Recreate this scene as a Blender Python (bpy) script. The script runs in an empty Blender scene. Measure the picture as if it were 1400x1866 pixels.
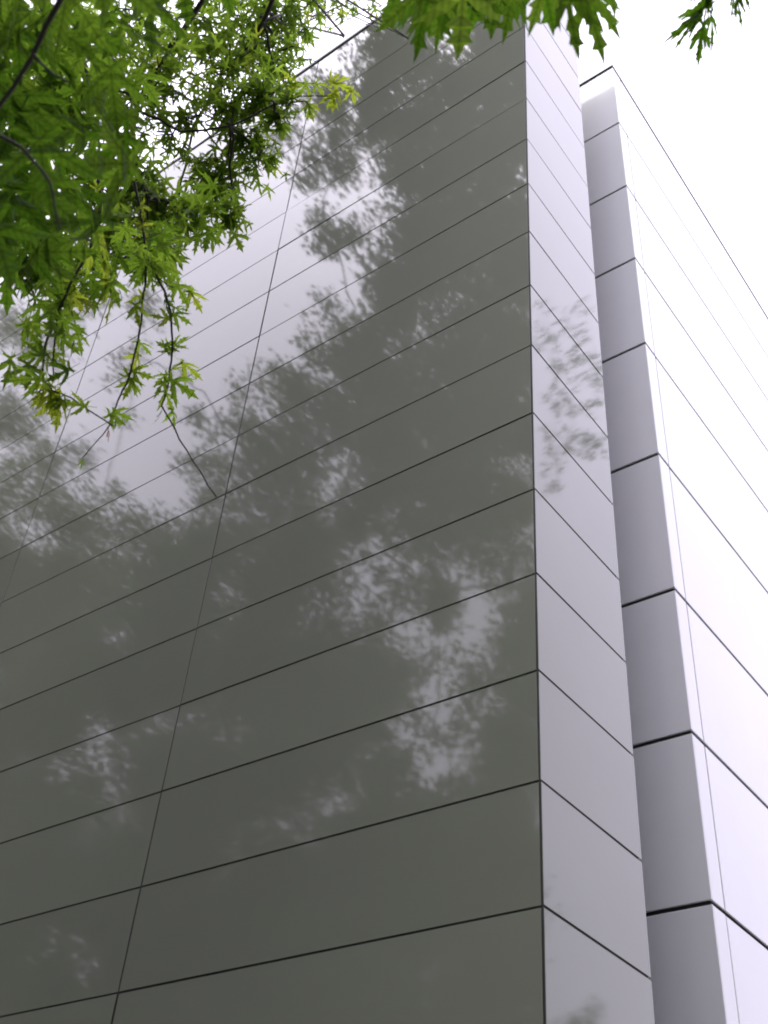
import bpy, bmesh, math, random
import numpy as np
from mathutils import Vector, Matrix
from mathutils.geometry import tessellate_polygon

scene = bpy.context.scene
COL = scene.collection
R = math.radians
random.seed(7)
RNG = np.random.default_rng(7)

# ------------------------------------------------------------------ camera
CAM_AXES = [[0.798934,0.597304,0.070232],[0.347314,-0.553557,0.756933],[-0.490996,0.580347,0.649708]]          # right, up, forward
CAM_LOC = [2.4163,-4.1424,1.6]
cd = bpy.data.cameras.new('camera'); cam = bpy.data.objects.new('camera', cd); COL.objects.link(cam)
rt, up, fw = [Vector(a) for a in CAM_AXES]
m = Matrix((rt, up, -fw)).transposed().to_4x4(); m.translation = Vector(CAM_LOC)
cam.matrix_world = m
cd.sensor_fit = 'VERTICAL'; cd.sensor_height = 36.0; cd.lens = 2075.74 / 1866 * 36
cd.clip_start = .05; cd.clip_end = 2000
cd.dof.use_dof = True; cd.dof.focus_distance = 7.5; cd.dof.aperture_fstop = 9.0
scene.camera = cam

# ------------------------------------------------------------------ sky, sun, exposure
SUN_EL, SUN_AZ = R(72), R(-155)      # azimuth from +Y towards +X; a sun behind thin cloud
w = bpy.data.worlds.new('World'); scene.world = w; w.use_nodes = True
nt = w.node_tree; nt.nodes.clear(); NW = nt.nodes.new; LW = nt.links.new
sky = NW('ShaderNodeTexSky'); sky.sky_type = 'NISHITA'; sky.sun_disc = False
sky.sun_elevation = SUN_EL; sky.sun_rotation = SUN_AZ
sky.air_density = 1.0; sky.dust_density = 5.0; sky.ozone_density = 1.0
hs = NW('ShaderNodeHueSaturation'); hs.inputs['Saturation'].default_value = .1; hs.inputs['Value'].default_value = .6
LW(sky.outputs[0], hs.inputs['Color'])
# overcast veil: brighter overhead than at the horizon, with soft cloud tone
tc = NW('ShaderNodeTexCoord'); sx = NW('ShaderNodeSeparateXYZ'); LW(tc.outputs['Generated'], sx.inputs[0])
el = NW('ShaderNodeMath'); el.operation = 'MULTIPLY_ADD'; el.use_clamp = False; el.inputs[1].default_value = .62; el.inputs[2].default_value = .38
mxz = NW('ShaderNodeMath'); mxz.operation = 'MAXIMUM'; mxz.inputs[1].default_value = 0; LW(sx.outputs['Z'], mxz.inputs[0]); LW(mxz.outputs[0], el.inputs[0])
cn = NW('ShaderNodeTexNoise'); cn.inputs['Scale'].default_value = 2.2; cn.inputs['Detail'].default_value = 5; cn.inputs['Roughness'].default_value = .5
LW(tc.outputs['Generated'], cn.inputs['Vector'])
cm = NW('ShaderNodeMath'); cm.operation = 'MULTIPLY_ADD'; cm.inputs[1].default_value = .7; cm.inputs[2].default_value = .65; LW(cn.outputs['Fac'], cm.inputs[0])
ce = NW('ShaderNodeMath'); ce.operation = 'MULTIPLY'; LW(el.outputs[0], ce.inputs[0]); LW(cm.outputs[0], ce.inputs[1])
cc = NW('ShaderNodeVectorMath'); cc.operation = 'SCALE'; cc.inputs[0].default_value = (6.5, 6.2, 7.2); LW(ce.outputs[0], cc.inputs['Scale'])
ad = NW('ShaderNodeVectorMath'); ad.operation = 'ADD'; LW(hs.outputs[0], ad.inputs[0]); LW(cc.outputs[0], ad.inputs[1])
bg = NW('ShaderNodeBackground'); bg.inputs['Strength'].default_value = .15
wo = NW('ShaderNodeOutputWorld'); tn = NW('ShaderNodeVectorMath'); tn.operation = 'MULTIPLY'; tn.inputs[1].default_value = (.98, .95, 1.045); LW(ad.outputs[0], tn.inputs[0]); LW(tn.outputs[0], bg.inputs['Color']); LW(bg.outputs[0], wo.inputs[0])
sd = bpy.data.lights.new('sun', 'SUN'); sd.energy = .9; sd.angle = R(18); sd.color = (1, .97, .92)
sun = bpy.data.objects.new('sun', sd); COL.objects.link(sun)
dirv = Vector((math.sin(SUN_AZ) * math.cos(SUN_EL), math.cos(SUN_AZ) * math.cos(SUN_EL), math.sin(SUN_EL)))
sun.rotation_euler = dirv.to_track_quat('Z', 'Y').to_euler()
vs = scene.view_settings
vs.view_transform = 'Standard'; vs.look = 'None'; vs.gamma = 1; vs.use_curve_mapping = False; vs.exposure = 1.0
scene.cycles.max_bounces = 10; scene.cycles.diffuse_bounces = 5; scene.cycles.glossy_bounces = 4
scene.cycles.transmission_bounces = 5; scene.cycles.filter_width = 1.9

# ------------------------------------------------------------------ materials
def new_mat(name):
    mt = bpy.data.materials.new(name); mt.use_nodes = True
    return mt, mt.node_tree.nodes, mt.node_tree.links, mt.node_tree.nodes['Principled BSDF']
def panel_mat(name, col, rough, ior, var=.04, wave=.02):
    mt, N, L, p = new_mat(name)
    p.inputs['Roughness'].default_value = rough; p.inputs['IOR'].default_value = ior
    oi = N.new('ShaderNodeObjectInfo')
    tc = N.new('ShaderNodeTexCoord')
    n1 = N.new('ShaderNodeTexNoise'); n1.inputs['Scale'].default_value = .9; n1.inputs['Detail'].default_value = 6; n1.inputs['Roughness'].default_value = .65
    L.new(tc.outputs['Object'], n1.inputs['Vector'])
    # slight tone difference from panel to panel, thin grime
    a = N.new('ShaderNodeMath'); a.operation = 'MULTIPLY_ADD'; a.inputs[1].default_value = var; a.inputs[2].default_value = 1 - var / 2
    L.new(oi.outputs['Random'], a.inputs[0])
    b = N.new('ShaderNodeMath'); b.operation = 'MULTIPLY_ADD'; b.inputs[1].default_value = .16; b.inputs[2].default_value = .92
    L.new(n1.outputs['Fac'], b.inputs[0])
    c = N.new('ShaderNodeMath'); c.operation = 'MULTIPLY'; L.new(a.outputs[0], c.inputs[0]); L.new(b.outputs[0], c.inputs[1])
    x = N.new('ShaderNodeVectorMath'); x.operation = 'SCALE'; x.inputs[0].default_value = col; L.new(c.outputs[0], x.inputs['Scale'])
    L.new(x.outputs[0], p.inputs['Base Color'])
    rr = N.new('ShaderNodeMath'); rr.operation = 'MULTIPLY_ADD'; rr.inputs[1].default_value = .03; rr.inputs[2].default_value = rough - .015
    L.new(n1.outputs['Fac'], rr.inputs[0]); L.new(rr.outputs[0], p.inputs['Roughness'])
    n2 = N.new('ShaderNodeTexNoise'); n2.inputs['Scale'].default_value = 1.6; n2.inputs['Detail'].default_value = 1
    L.new(tc.outputs['Object'], n2.inputs['Vector'])
    bp = N.new('ShaderNodeBump'); bp.inputs['Strength'].default_value = wave; bp.inputs['Distance'].default_value = .1
    L.new(n2.outputs['Fac'], bp.inputs['Height']); L.new(bp.outputs[0], p.inputs['Normal'])
    return mt
M_GREY = panel_mat('glossy_grey_panel', (.200, .211, .170), .042, 1.62, var=.07, wave=.006)
M_WHITE = panel_mat('glossy_white_panel', (.84, .84, .85), .09, 1.55, var=.03, wave=.012)
def plain(name, col, rough=.6, metal=0., scale=6., amt=.3, bump=0.):
    mt, N, L, p = new_mat(name)
    tc = N.new('ShaderNodeTexCoord'); n = N.new('ShaderNodeTexNoise'); n.inputs['Scale'].default_value = scale; n.inputs['Detail'].default_value = 8
    L.new(tc.outputs['Object'], n.inputs['Vector'])
    mr = N.new('ShaderNodeMath'); mr.operation = 'MULTIPLY_ADD'; mr.inputs[1].default_value = amt * 2; mr.inputs[2].default_value = 1 - amt
    L.new(n.outputs['Fac'], mr.inputs[0])
    x = N.new('ShaderNodeVectorMath'); x.operation = 'SCALE'; x.inputs[0].default_value = col; L.new(mr.outputs[0], x.inputs['Scale'])
    L.new(x.outputs[0], p.inputs['Base Color']); p.inputs['Roughness'].default_value = rough; p.inputs['Metallic'].default_value = metal
    if bump:
        bp = N.new('ShaderNodeBump'); bp.inputs['Strength'].default_value = bump; bp.inputs['Distance'].default_value = .02
        L.new(n.outputs['Fac'], bp.inputs['Height']); L.new(bp.outputs[0], p.inputs['Normal'])
    return mt
M_CORE = plain('dark_backing', (.03, .03, .03), .8)
M_COPING = plain('dark_grey_metal', (.07, .07, .08), .4, .6)
M_BARK = plain('bark', (.055, .045, .035), .9, 0, 14, .5, .6)
M_TWIG = plain('twig_bark', (.035, .025, .022), .7, 0, 30, .4)
M_LAWN = plain('lawn', (.05, .085, .025), .95, 0, 3, .5, .5)
M_LOW_BOUNCE = plain('low_bounce_ground', (.05, .04, .03), .95, 0, 25, .5, .8)  # kept dark so the ground bounces little light onto the walls

def leaf_mat(name, dark, light, use_attr, trans, tm=(2.7, 2.3, .8)):
    mt, N, L, p = new_mat(name); N.remove(p)
    out = [n for n in N if n.type == 'OUTPUT_MATERIAL'][0]
    at = N.new('ShaderNodeAttribute'); at.attribute_type = 'GEOMETRY' if use_attr else 'OBJECT'; at.attribute_name = 'tint'
    cr = N.new('ShaderNodeValToRGB')
    e = cr.color_ramp.elements
    e[0].position = 0; e[0].color = (*dark, 1); e[1].position = .62; e[1].color = (*light, 1)
    k = e.new(.78); k.color = (light[0] * 1.9, light[1] * 1.35, light[2] * 1.2, 1)
    k = e.new(1.); k.color = (.12, .035, .015, 1)
    sc = N.new('ShaderNodeMath'); sc.operation = 'MULTIPLY'; sc.inputs[1].default_value = .65
    L.new(at.outputs['Fac'], sc.inputs[0]); L.new(sc.outputs[0], cr.inputs['Fac'])
    # veins and blotches
    tc = N.new('ShaderNodeTexCoord'); nz = N.new('ShaderNodeTexNoise'); nz.inputs['Scale'].default_value = 40 if not use_attr else 14; nz.inputs['Detail'].default_value = 4
    L.new(tc.outputs['Object'], nz.inputs['Vector'])
    mm = N.new('ShaderNodeMath'); mm.operation = 'MULTIPLY_ADD'; mm.inputs[1].default_value = .5; mm.inputs[2].default_value = .75; L.new(nz.outputs['Fac'], mm.inputs[0])
    x = N.new('ShaderNodeVectorMath'); x.operation = 'SCALE'; L.new(cr.outputs[0], x.inputs[0]); L.new(mm.outputs[0], x.inputs['Scale'])
    if not use_attr:
        def mth(op, a, b=None, c=None):
            n = N.new('ShaderNodeMath'); n.operation = op
            for i, v in enumerate((a, b, c)):
                if v is None: continue
                if isinstance(v, (int, float)): n.inputs[i].default_value = v
                else: L.new(v, n.inputs[i])
            return n.outputs[0]
        sp = N.new('ShaderNodeSeparateXYZ'); L.new(tc.outputs['Object'], sp.inputs[0])
        ax = mth('ABSOLUTE', sp.outputs['X']); yy = mth('SUBTRACT', sp.outputs['Y'], .04)
        an = mth('ARCTAN2', ax, yy); rad = mth('SQRT', mth('ADD', mth('MULTIPLY', ax, ax), mth('MULTIPLY', yy, yy)))
        v = None
        for a in (0., .86, 2.2):
            d = mth('MULTIPLY', mth('ABSOLUTE', mth('SUBTRACT', an, a)), rad)
            v = d if v is None else mth('MINIMUM', v, d)
        vein = mth('MULTIPLY_ADD', mth('MINIMUM', mth('DIVIDE', v, .030), 1.), .45, .55)
        pin = mth('MULTIPLY_ADD', mth('SINE', mth('MULTIPLY', mth('ADD', rad, mth('MULTIPLY', v, -1.1)), 62.)), .13, .92)
        x2 = N.new('ShaderNodeVectorMath'); x2.operation = 'SCALE'; L.new(x.outputs[0], x2.inputs[0]); L.new(mth('MULTIPLY', vein, pin), x2.inputs['Scale']); x = x2
    df = N.new('ShaderNodeBsdfDiffuse'); L.new(x.outputs[0], df.inputs['Color'])
    y = N.new('ShaderNodeVectorMath'); y.operation = 'MULTIPLY'; y.inputs[1].default_value = tm; L.new(x.outputs[0], y.inputs[0])
    tr = N.new('ShaderNodeBsdfTranslucent'); L.new(y.outputs[0], tr.inputs['Color'])
    mx = N.new('ShaderNodeMixShader'); mx.inputs[0].default_value = trans; L.new(df.outputs[0], mx.inputs[1]); L.new(tr.outputs[0], mx.inputs[2])
    gl = N.new('ShaderNodeBsdfGlossy'); gl.inputs['Roughness'].default_value = .45; gl.inputs['Color'].default_value = (.8, .85, .8, 1)
    m2 = N.new('ShaderNodeMixShader'); m2.inputs[0].default_value = .02; L.new(mx.outputs[0], m2.inputs[1]); L.new(gl.outputs[0], m2.inputs[2])
    L.new(m2.outputs[0], out.inputs['Surface'])
    return mt
M_LEAF = leaf_mat('maple_leaf', (.028, .072, .006), (.100, .162, .028), False, .64, (2.4, 2.35, 1.1))
M_FOL = leaf_mat('maple_foliage', (.050, .095, .014), (.100, .160, .032), True, .68, (2.75, 2.6, 1.2))
M_FAR = leaf_mat('crown_foliage', (.03, .05, .016), (.05, .085, .022), True, .35)

# ------------------------------------------------------------------ helpers
def link(name, mesh, mat=None, parent=None, loc=None):
    o = bpy.data.objects.new(name, mesh); COL.objects.link(o)
    if mat and mesh and not mesh.materials: mesh.materials.append(mat)
    if loc is not None: o.location = loc
    if parent: o.parent = parent
    return o
def bm_mesh(bm, name, smooth=False):
    me = bpy.data.meshes.new(name); bm.to_mesh(me); bm.free()
    if smooth:
        for p in me.polygons: p.use_smooth = True
    return me
def add_box(bm, lo, hi):
    g = bmesh.ops.create_cube(bm, size=1)
    for v in g['verts']:
        v.co = Vector([lo[i] + (v.co[i] + .5) * (hi[i] - lo[i]) for i in range(3)])
    return g['verts']
def box_mesh(name, size, bevel=.002):
    bm = bmesh.new(); add_box(bm, [-s / 2 for s in size], [s / 2 for s in size])
    if bevel: bmesh.ops.bevel(bm, geom=bm.edges[:], offset=bevel, segments=1, affect='EDGES')
    return bm_mesh(bm, name)
def thing(name, label, cat, loc, group=None):
    o = bpy.data.objects.new(name, None); COL.objects.link(o); o.location = loc
    o['label'] = label; o['category'] = cat
    if group: o['group'] = group
    return o
def structure(name, mesh, mat):
    o = link(name, mesh, mat); o['kind'] = 'structure'; return o
_cache = {}
def panel(parent, lo, hi, mat, bevel=.0009, tilt=.0028):
    """One cladding panel between corners lo and hi, set very slightly out of true."""
    size = tuple(round(hi[i] - lo[i], 4) for i in range(3)); key = (size, mat.name, bevel)
    if key not in _cache:
        _cache[key] = box_mesh('panel', size, bevel); _cache[key].materials.append(mat)
    o = link('panel', _cache[key], None, parent)
    o.location = Vector([(lo[i] + hi[i]) / 2 for i in range(3)]) - Vector(parent.location)
    thin = size.index(min(size))
    e = [0, 0, 0]
    for ax in range(3):
        if ax != thin:
            e[ax] = random.gauss(0, tilt * (.5 if ax != 2 else .35))
    o.rotation_euler = e
    return o
def tube(bm, pts, radii, seg=7):
    pts = [Vector(p) for p in pts]; rings = []
    for i, p in enumerate(pts):
        t = (pts[min(i + 1, len(pts) - 1)] - pts[max(i - 1, 0)]).normalized()
        a = t.cross(Vector((.31, .2, .93))).normalized(); b = t.cross(a)
        rings.append([bm.verts.new(p + radii[i] * (math.cos(k * 2 * math.pi / seg) * a + math.sin(k * 2 * math.pi / seg) * b)) for k in range(seg)])
    for r0, r1 in zip(rings, rings[1:]):
        for k in range(seg): bm.faces.new((r0[k], r0[(k + 1) % seg], r1[(k + 1) % seg], r1[k]))
    bm.faces.new(rings[0][::-1]); bm.faces.new(rings[-1])
def wander(pts, n=4, amp=.03):
    """Subdivide a polyline and let it wander like a real twig."""
    out = [Vector(pts[0])]
    for a, b in zip(pts, pts[1:]):
        a, b = Vector(a), Vector(b); L = (b - a).length
        for k in range(1, n + 1):
            q = a.lerp(b, k / n)
            if k < n: q += Vector([random.gauss(0, amp * L) for _ in range(3)])
            out.append(q)
    return out

# ------------------------------------------------------------------ ground
def sheet(name, x0, x1, y0, y1, z, mat, n=1):
    bm = bmesh.new(); bmesh.ops.create_grid(bm, x_segments=n, y_segments=n, size=.5)
    for v in bm.verts: v.co = Vector((x0 + (v.co.x + .5) * (x1 - x0), y0 + (v.co.y + .5) * (y1 - y0), z))
    return structure(name, bm_mesh(bm, name), mat)
sheet('lawn', -400, 400, -400, 400, 0, M_LAWN, 8)
sheet('added_dark_ground', -30, 9, -2.4, 30, .004, M_LOW_BOUNCE, 6)  # unseen dark ground, added to cut light bounced up the facades

# ------------------------------------------------------------------ grey tower
GAP = .0105
PT = .004                       # panel thickness
ZJ = [3.5264,4.1139,4.711,5.3137,5.9128,6.5216,7.131,7.734,8.3326,8.9207,9.5207,10.1207,10.7207,11.3207,11.9207,12.5207]                     # heights of the horizontal joints
ROOF_A = 13.576
rows = [3.5264 - .6 * k for k in range(5, 0, -1)] + ZJ
rows = [.02] + rows + [ROOF_A]
tower = thing('office_building', 'tall grey building with glossy panels mirroring the trees, its corner facing the viewer', 'building', (0, 0, 0))
SLAB = .9936
bm = bmesh.new(); add_box(bm, (-24, PT + .001, 0), (-PT - .001, SLAB - .03, ROOF_A - .03)); link('wall', bm_mesh(bm, 'wall'), M_CORE, tower)
colx = [-.014, -2.6437, -5.2767, -7.92, -10.56, -13.2, -15.85, -18.5, -21.1]
for z0, z1 in zip(rows, rows[1:]):
    for c, (xr, xl) in enumerate(zip(colx, colx[1:])):
        r = xr if c == 0 else xr - GAP * .62
        panel(tower, (xl + GAP * .62, 0, z0 + GAP / 2), (r, PT, z1 - GAP / 2), M_GREY)
    panel(tower, (-PT, .001, z0 + GAP / 2), (0, SLAB, z1 - GAP / 2), M_GREY, bevel=.0025)
bm = bmesh.new(); add_box(bm, (-24, -.012, ROOF_A), (.012, SLAB + .02, ROOF_A + .045)); link('roof_coping', bm_mesh(bm, 'roof_coping'), M_COPING, tower)

# ------------------------------------------------------------------ white block
ZB = [4.0883,5.1173,6.1694,7.3846,8.5913,9.6826,10.7624,11.836,12.9183]
XB, YB, VB = .1176, 1.56, .1717
block = thing('office_building', 'lower white panelled building set back behind the grey corner on the right', 'building', (XB, YB, 0))
GB = .025
rb = [.02, .95, 1.99, 3.03] + ZB
bm = bmesh.new(); add_box(bm, (-23, YB + .016, 0), (XB - .016, 26, ZB[-1] - .03))
me = bm_mesh(bm, 'wall'); me.transform(Matrix.Translation(-Vector((XB, YB, 0)))); link('wall', me, M_CORE, block)
for z0, z1 in zip(rb, rb[1:]):
    xs = [XB, XB - 1.2, XB - 3.6, XB - 6.0]
    for i, (xr, xl) in enumerate(zip(xs, xs[1:])):
        panel(block, (xl + .006, YB, z0 + GB / 2), (xr if i == 0 else xr - .006, YB + .014, z1 - GB / 2), M_WHITE, .003, .0006)
    panel(block, (XB - .014, YB + .0145, z0 + GB / 2), (XB - .001, YB + VB - .006, z1 - GB / 2), M_WHITE, .003, .0003)
    ys = [YB + VB + .008, YB + 5.6, YB + 11, YB + 16.4, YB + 21.8]
    for y0, y1 in zip(ys, ys[1:]):
        panel(block, (XB - .014, y0, z0 + GB / 2), (XB - .001, y1 - .008, z1 - GB / 2), M_WHITE, .003, .0006)
bm = bmesh.new(); add_box(bm, (-23, YB - .015, ZB[-1]), (XB + .004, 26, ZB[-1] + .04))
me = bm_mesh(bm, 'roof_coping'); me.transform(Matrix.Translation(-Vector((XB, YB, 0)))); link('roof_coping', me, M_COPING, block)
bm = bmesh.new(); add_box(bm, (-2.2, SLAB - .028, 0), (-1.9, YB - .002, ZB[-1] - .05)); link('recess_wall', bm_mesh(bm, 'recess_wall'), M_CORE, tower)

# ------------------------------------------------------------------ leaves
HALF = [(.015, -.01), (.12, -.06), (.33, -.21), (.25, -.09), (.31, -.05), (.15, .03), (.075, .09),
        (.20, .15), (.34, .20), (.33, .26), (.49, .31), (.45, .37), (.66, .61), (.46, .51), (.45, .60), (.35, .46), (.20, .36), (.06, .24),
        (.08, .42), (.20, .55), (.115, .58), (.12, .66), (.20, .76), (.085, .77), (.04, .90)]
def leaf_mesh(name, width=1., seed=0, droop=.25, fold=.3):
    rg = random.Random(seed)
    right = [(x * width * rg.uniform(.9, 1.1), y + rg.uniform(-.015, .015)) for x, y in HALF]
    left = [(-x * width * rg.uniform(.9, 1.1), y + rg.uniform(-.015, .015)) for x, y in HALF]
    out = [(0, 0)] + right + [(rg.uniform(-.03, .03), 1.0)] + left[::-1]
    tris = tessellate_polygon([[Vector((x, y, 0)) for x, y in out]])
    co = []
    for x, y in out:
        r2 = x * x + (y - .2) ** 2
        z = -fold * abs(x) * (.6 + .4 * y) - droop * r2 + rg.uniform(-.012, .012)
        co.append((x, y, z))
    n = len(co)
    # petiole
    co += [(.012, .0, 0), (-.012, 0, 0), (-.008, -.35, .10), (.008, -.35, .10)]
    me = bpy.data.meshes.new(name); me.from_pydata(co, [], [tuple(t) for t in tris] + [(n, n + 1, n + 2, n + 3)])
    me.materials.append(M_LEAF); return me
LEAF_MESHES = {}
def near_leaf_mesh(wd):
    k = (round(wd, 1), random.randrange(3))
    if k not in LEAF_MESHES:
        LEAF_MESHES[k] = leaf_mesh('leaf', max(.25, k[0]), seed=hash(k) % 1000 if False else int(k[0] * 10) * 7 + k[1], droop=.18 + .12 * k[1], fold=.2 + .15 * k[1])
    return LEAF_MESHES[k]
def leaf_matrix(base, tip, roll):
    base, tip = Vector(base), Vector(tip); y = (tip - base); L = y.length; y.normalize()
    # blade faces upwards as far as its hang allows
    zref = Vector((-.32, .36, .75))
    x = y.cross(zref).normalized(); z = x.cross(y)
    m = Matrix((x, y, z)).transposed()
    m = m @ Matrix.Rotation(roll, 3, 'Y')
    m = m.to_4x4(); m.translation = base
    return m @ Matrix.Scale(L, 4)

# simple leaf used in big joined crowns: verts and tris in its own frame
S_V = np.array([(0, 0, 0), (.06, .36, -.03), (0, 1, -.16), (-.06, .36, -.03), (.11, .09, -.04), (.62, .58, -.22), (.12, .30, -.08), (-.11, .09, -.04), (-.62, .58, -.22), (-.12, .30, -.08),
                (.34, -.18, -.12), (-.34, -.18, -.12), (.11, .64, -.09), (-.11, .64, -.09), (.42, .28, -.14), (-.42, .28, -.14)], float)
S_T = np.array([(0, 1, 3), (1, 12, 3), (12, 13, 3), (12, 2, 13), (0, 6, 1), (0, 4, 6), (4, 14, 6), (14, 5, 6), (0, 3, 9), (0, 9, 7), (7, 9, 15), (15, 9, 8), (0, 10, 4), (0, 7, 11)])
B_V = np.array([(0, 0, 0), (.14, .40, -.03), (0, 1, -.14), (-.14, .40, -.03), (.58, .5, -.18), (-.58, .5, -.18), (.22, .1, -.05), (-.22, .1, -.05)], float)
B_T = np.array([(0, 1, 3), (1, 2, 3), (0, 6, 4), (0, 4, 1), (0, 5, 7), (0, 3, 5)])
def unit(a): return a / (np.linalg.norm(a, axis=-1, keepdims=True) + 1e-9)
def cloud(centre, r, n, rng=RNG):
    p = unit(rng.normal(size=(n, 3))) * (rng.random((n, 1)) ** .45) * r * (1 + .22 * rng.normal(size=(n, 1)))
    p[:, 2] *= .85
    return np.array(centre) + p, p / max(r, 1e-6)
def foliage(name, mat, parent, pts, out, size, V, T, tint=(0, 1), rng=RNG):
    """Join leaves set at pts (with their outward directions) into one mesh."""
    n = len(pts)
    y = unit(unit(out) * .45 + rng.normal(size=(n, 3)) * .55 + np.array((0, 0, -.55)))
    zr = np.array((0, 0, 1.)) + rng.normal(size=(n, 3)) * .45
    x = unit(np.cross(y, zr)); z = np.cross(x, y)
    L = size * rng.uniform(.7, 1.2, size=(n, 1))
    wd = rng.uniform(.7, 1.05, size=(n, 1, 1))
    co = pts[:, None, :] + L[:, None] * (V[None, :, 0:1] * wd * x[:, None] + V[None, :, 1:2] * y[:, None] + V[None, :, 2:3] * rng.uniform(.3, 2, size=(n, 1, 1)) * z[:, None])
    tr = (T[None] + (np.arange(n) * len(V))[:, None, None]).reshape(-1)
    me = bpy.data.meshes.new(name); nf = n * len(T)
    me.vertices.add(n * len(V)); me.vertices.foreach_set('co', (co.reshape(-1, 3) - np.array(parent.location if parent else (0, 0, 0))).astype(np.float32).ravel())
    me.loops.add(nf * 3); me.loops.foreach_set('vertex_index', tr.astype(np.int32))
    me.polygons.add(nf); me.polygons.foreach_set('loop_start', np.arange(0, nf * 3, 3, dtype=np.int32))
    me.update(calc_edges=True)
    t = np.clip(rng.normal((tint[0] + tint[1]) / 2, (tint[1] - tint[0]) / 3, size=n), 0, 1.1)
    at = me.attributes.new('tint', 'FLOAT', 'FACE'); at.data.foreach_set('value', np.repeat(t, len(T)).astype(np.float32))
    o = link(name, me, mat, parent); o['kind'] = 'stuff'
    return o

# ------------------------------------------------------------------ the overhanging maple
maple = thing('maple_tree', 'maple tree whose leafy branches hang into the picture from the upper left and top', 'tree', (1.1, -7.4, 0))
ML = Vector(maple.location)
def tube_obj(name, paths, mat, parent, seg=6):
    bm = bmesh.new()
    for pts, radii in paths: tube(bm, [Vector(p) - Vector(parent.location) for p in pts], radii, seg)
    return link(name, bm_mesh(bm, name, True), mat, parent)
def taper(a, b, n): return [a + (b - a) * i / (n - 1) for i in range(n)]
tr = [(1.1, -7.4, 0), (1.08, -7.38, .4), (1.05, -7.35, 1.6), (1.1, -7.25, 3.0), (1.0, -7.1, 4.6), (.8, -7.1, 6.5), (.7, -7.2, 8.5), (.9, -7.2, 10.6)]
tube_obj('trunk', [(wander(tr, 3, .015), taper(.34, .06, 3 * 7 + 1))], M_BARK, maple, 12)
NEAR = [([[1.706,-3.939,2.905],[1.672,-3.928,2.885],[1.646,-3.921,2.868],[1.616,-3.909,2.847],[1.586,-3.902,2.826],[1.542,-3.896,2.793]],0.01,0.006),
 ([[1.627,-3.913,2.83],[1.629,-3.885,2.827],[1.637,-3.866,2.828]],0.005,0.003),
 ([[1.623,-3.921,2.669],[1.636,-3.879,2.67],[1.637,-3.838,2.659],[1.618,-3.797,2.632]],0.006,0.003),
 ([[1.897,-3.729,3.327],[1.919,-3.624,3.305],[1.939,-3.568,3.293],[2.001,-3.517,3.291],[2.066,-3.472,3.288],[2.117,-3.419,3.276]],0.008,0.004),
 ([[2.115,-3.269,4.03],[2.184,-3.109,3.975],[2.195,-3.018,3.934],[2.165,-2.984,3.914]],0.006,0.003),
 ([[2.194,-3.04,3.944],[2.222,-2.981,3.918],[2.219,-2.963,3.908]],0.004,0.002)]
MID = [([[0.425,-3.077,6.284],[0.111,-3.002,6.12],[-0.134,-2.944,5.971],[-0.304,-2.873,5.846],[-0.441,-2.824,5.74]],0.02,0.01),
 ([[0.431,-2.814,6.665],[0.234,-2.714,6.556],[0.041,-2.663,6.451],[-0.208,-2.62,6.307],[-0.406,-2.483,6.143],[-0.535,-2.354,6.01]],0.02,0.006),
 ([[-0.085,-2.963,5.765],[-0.003,-2.791,5.761],[0.156,-2.675,5.812],[0.336,-2.62,5.885],[0.446,-2.544,5.908]],0.01,0.005),
 ([[0.273,-2.74,6.467],[0.213,-2.582,6.392],[0.253,-2.472,6.373],[0.306,-2.421,6.379]],0.01,0.004),
 ([[0.336,-2.62,5.885],[0.431,-2.579,5.914],[0.54,-2.493,5.931]],0.005,0.003),
 ([[-0.114,-2.675,6.139],[-0.108,-2.447,6.062],[-0.208,-2.272,5.933]],0.008,0.004),
 ([[0.114,-3.068,5.193],[0.085,-2.879,5.111],[-0.009,-2.772,5.006]],0.01,0.006)]
TWIGS = [([[0.779,-3.416,4.006],[0.741,-3.348,3.958],[0.669,-3.298,3.891],[0.576,-3.267,3.794],[0.514,-3.244,3.753],[0.487,-3.225,3.685],[0.434,-3.172,3.664],[0.468,-3.157,3.614],[0.446,-3.09,3.66],[0.541,-3.009,3.577]],0.007,0.003),
 ([[0.541,-3.254,3.767],[0.493,-3.203,3.701],[0.461,-3.162,3.657]],0.005,0.003),
 ([[0.717,-3.275,4.169],[0.681,-3.198,4.116],[0.646,-3.134,4.071],[0.608,-3.083,4.011],[0.536,-3.015,3.944],[0.473,-2.964,3.831],[0.406,-2.935,3.809]],0.007,0.004),
 ([[0.42,-2.943,3.794],[0.378,-2.919,3.742],[0.294,-2.918,3.662]],0.004,0.002),
 ([[0.696,-3.157,3.983],[0.69,-3.073,3.941],[0.674,-3.025,3.911],[0.637,-2.964,3.841],[0.576,-2.905,3.78],[0.563,-2.899,3.73],[0.541,-2.771,3.685],[0.582,-2.669,3.573]],0.006,0.003),
 ([[0.689,-3.118,3.962],[0.705,-3.07,3.951],[0.734,-3.029,3.957]],0.003,0.002),
 ([[0.542,-3.25,3.835],[0.523,-3.181,3.788],[0.481,-3.148,3.741]],0.003,0.002),
 ([[0.455,-3.157,3.645],[0.426,-3.169,3.622],[0.436,-3.168,3.636]],0.003,0.002)]
def limb(name, a, b, r0, r1, sag=.25):
    a, b = Vector(a), Vector(b); mid = a.lerp(b, .5) + Vector((0, 0, sag))
    w_ = wander([a, a.lerp(mid, .6), mid.lerp(b, .4), b], 3, .03)
    return tube_obj(name, [(w_, taper(r0, r1, len(w_)))], M_BARK, maple, 8)
limb('branch', (1.02, -7.12, 4.4), MID[0][0][0], .12, .03, .9)
limb('branch', (1.0, -7.1, 4.6), MID[1][0][0], .11, .03, 1.2)
limb('branch', (1.08, -7.25, 3.0), NEAR[0][0][0], .045, .005, .5)
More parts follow.
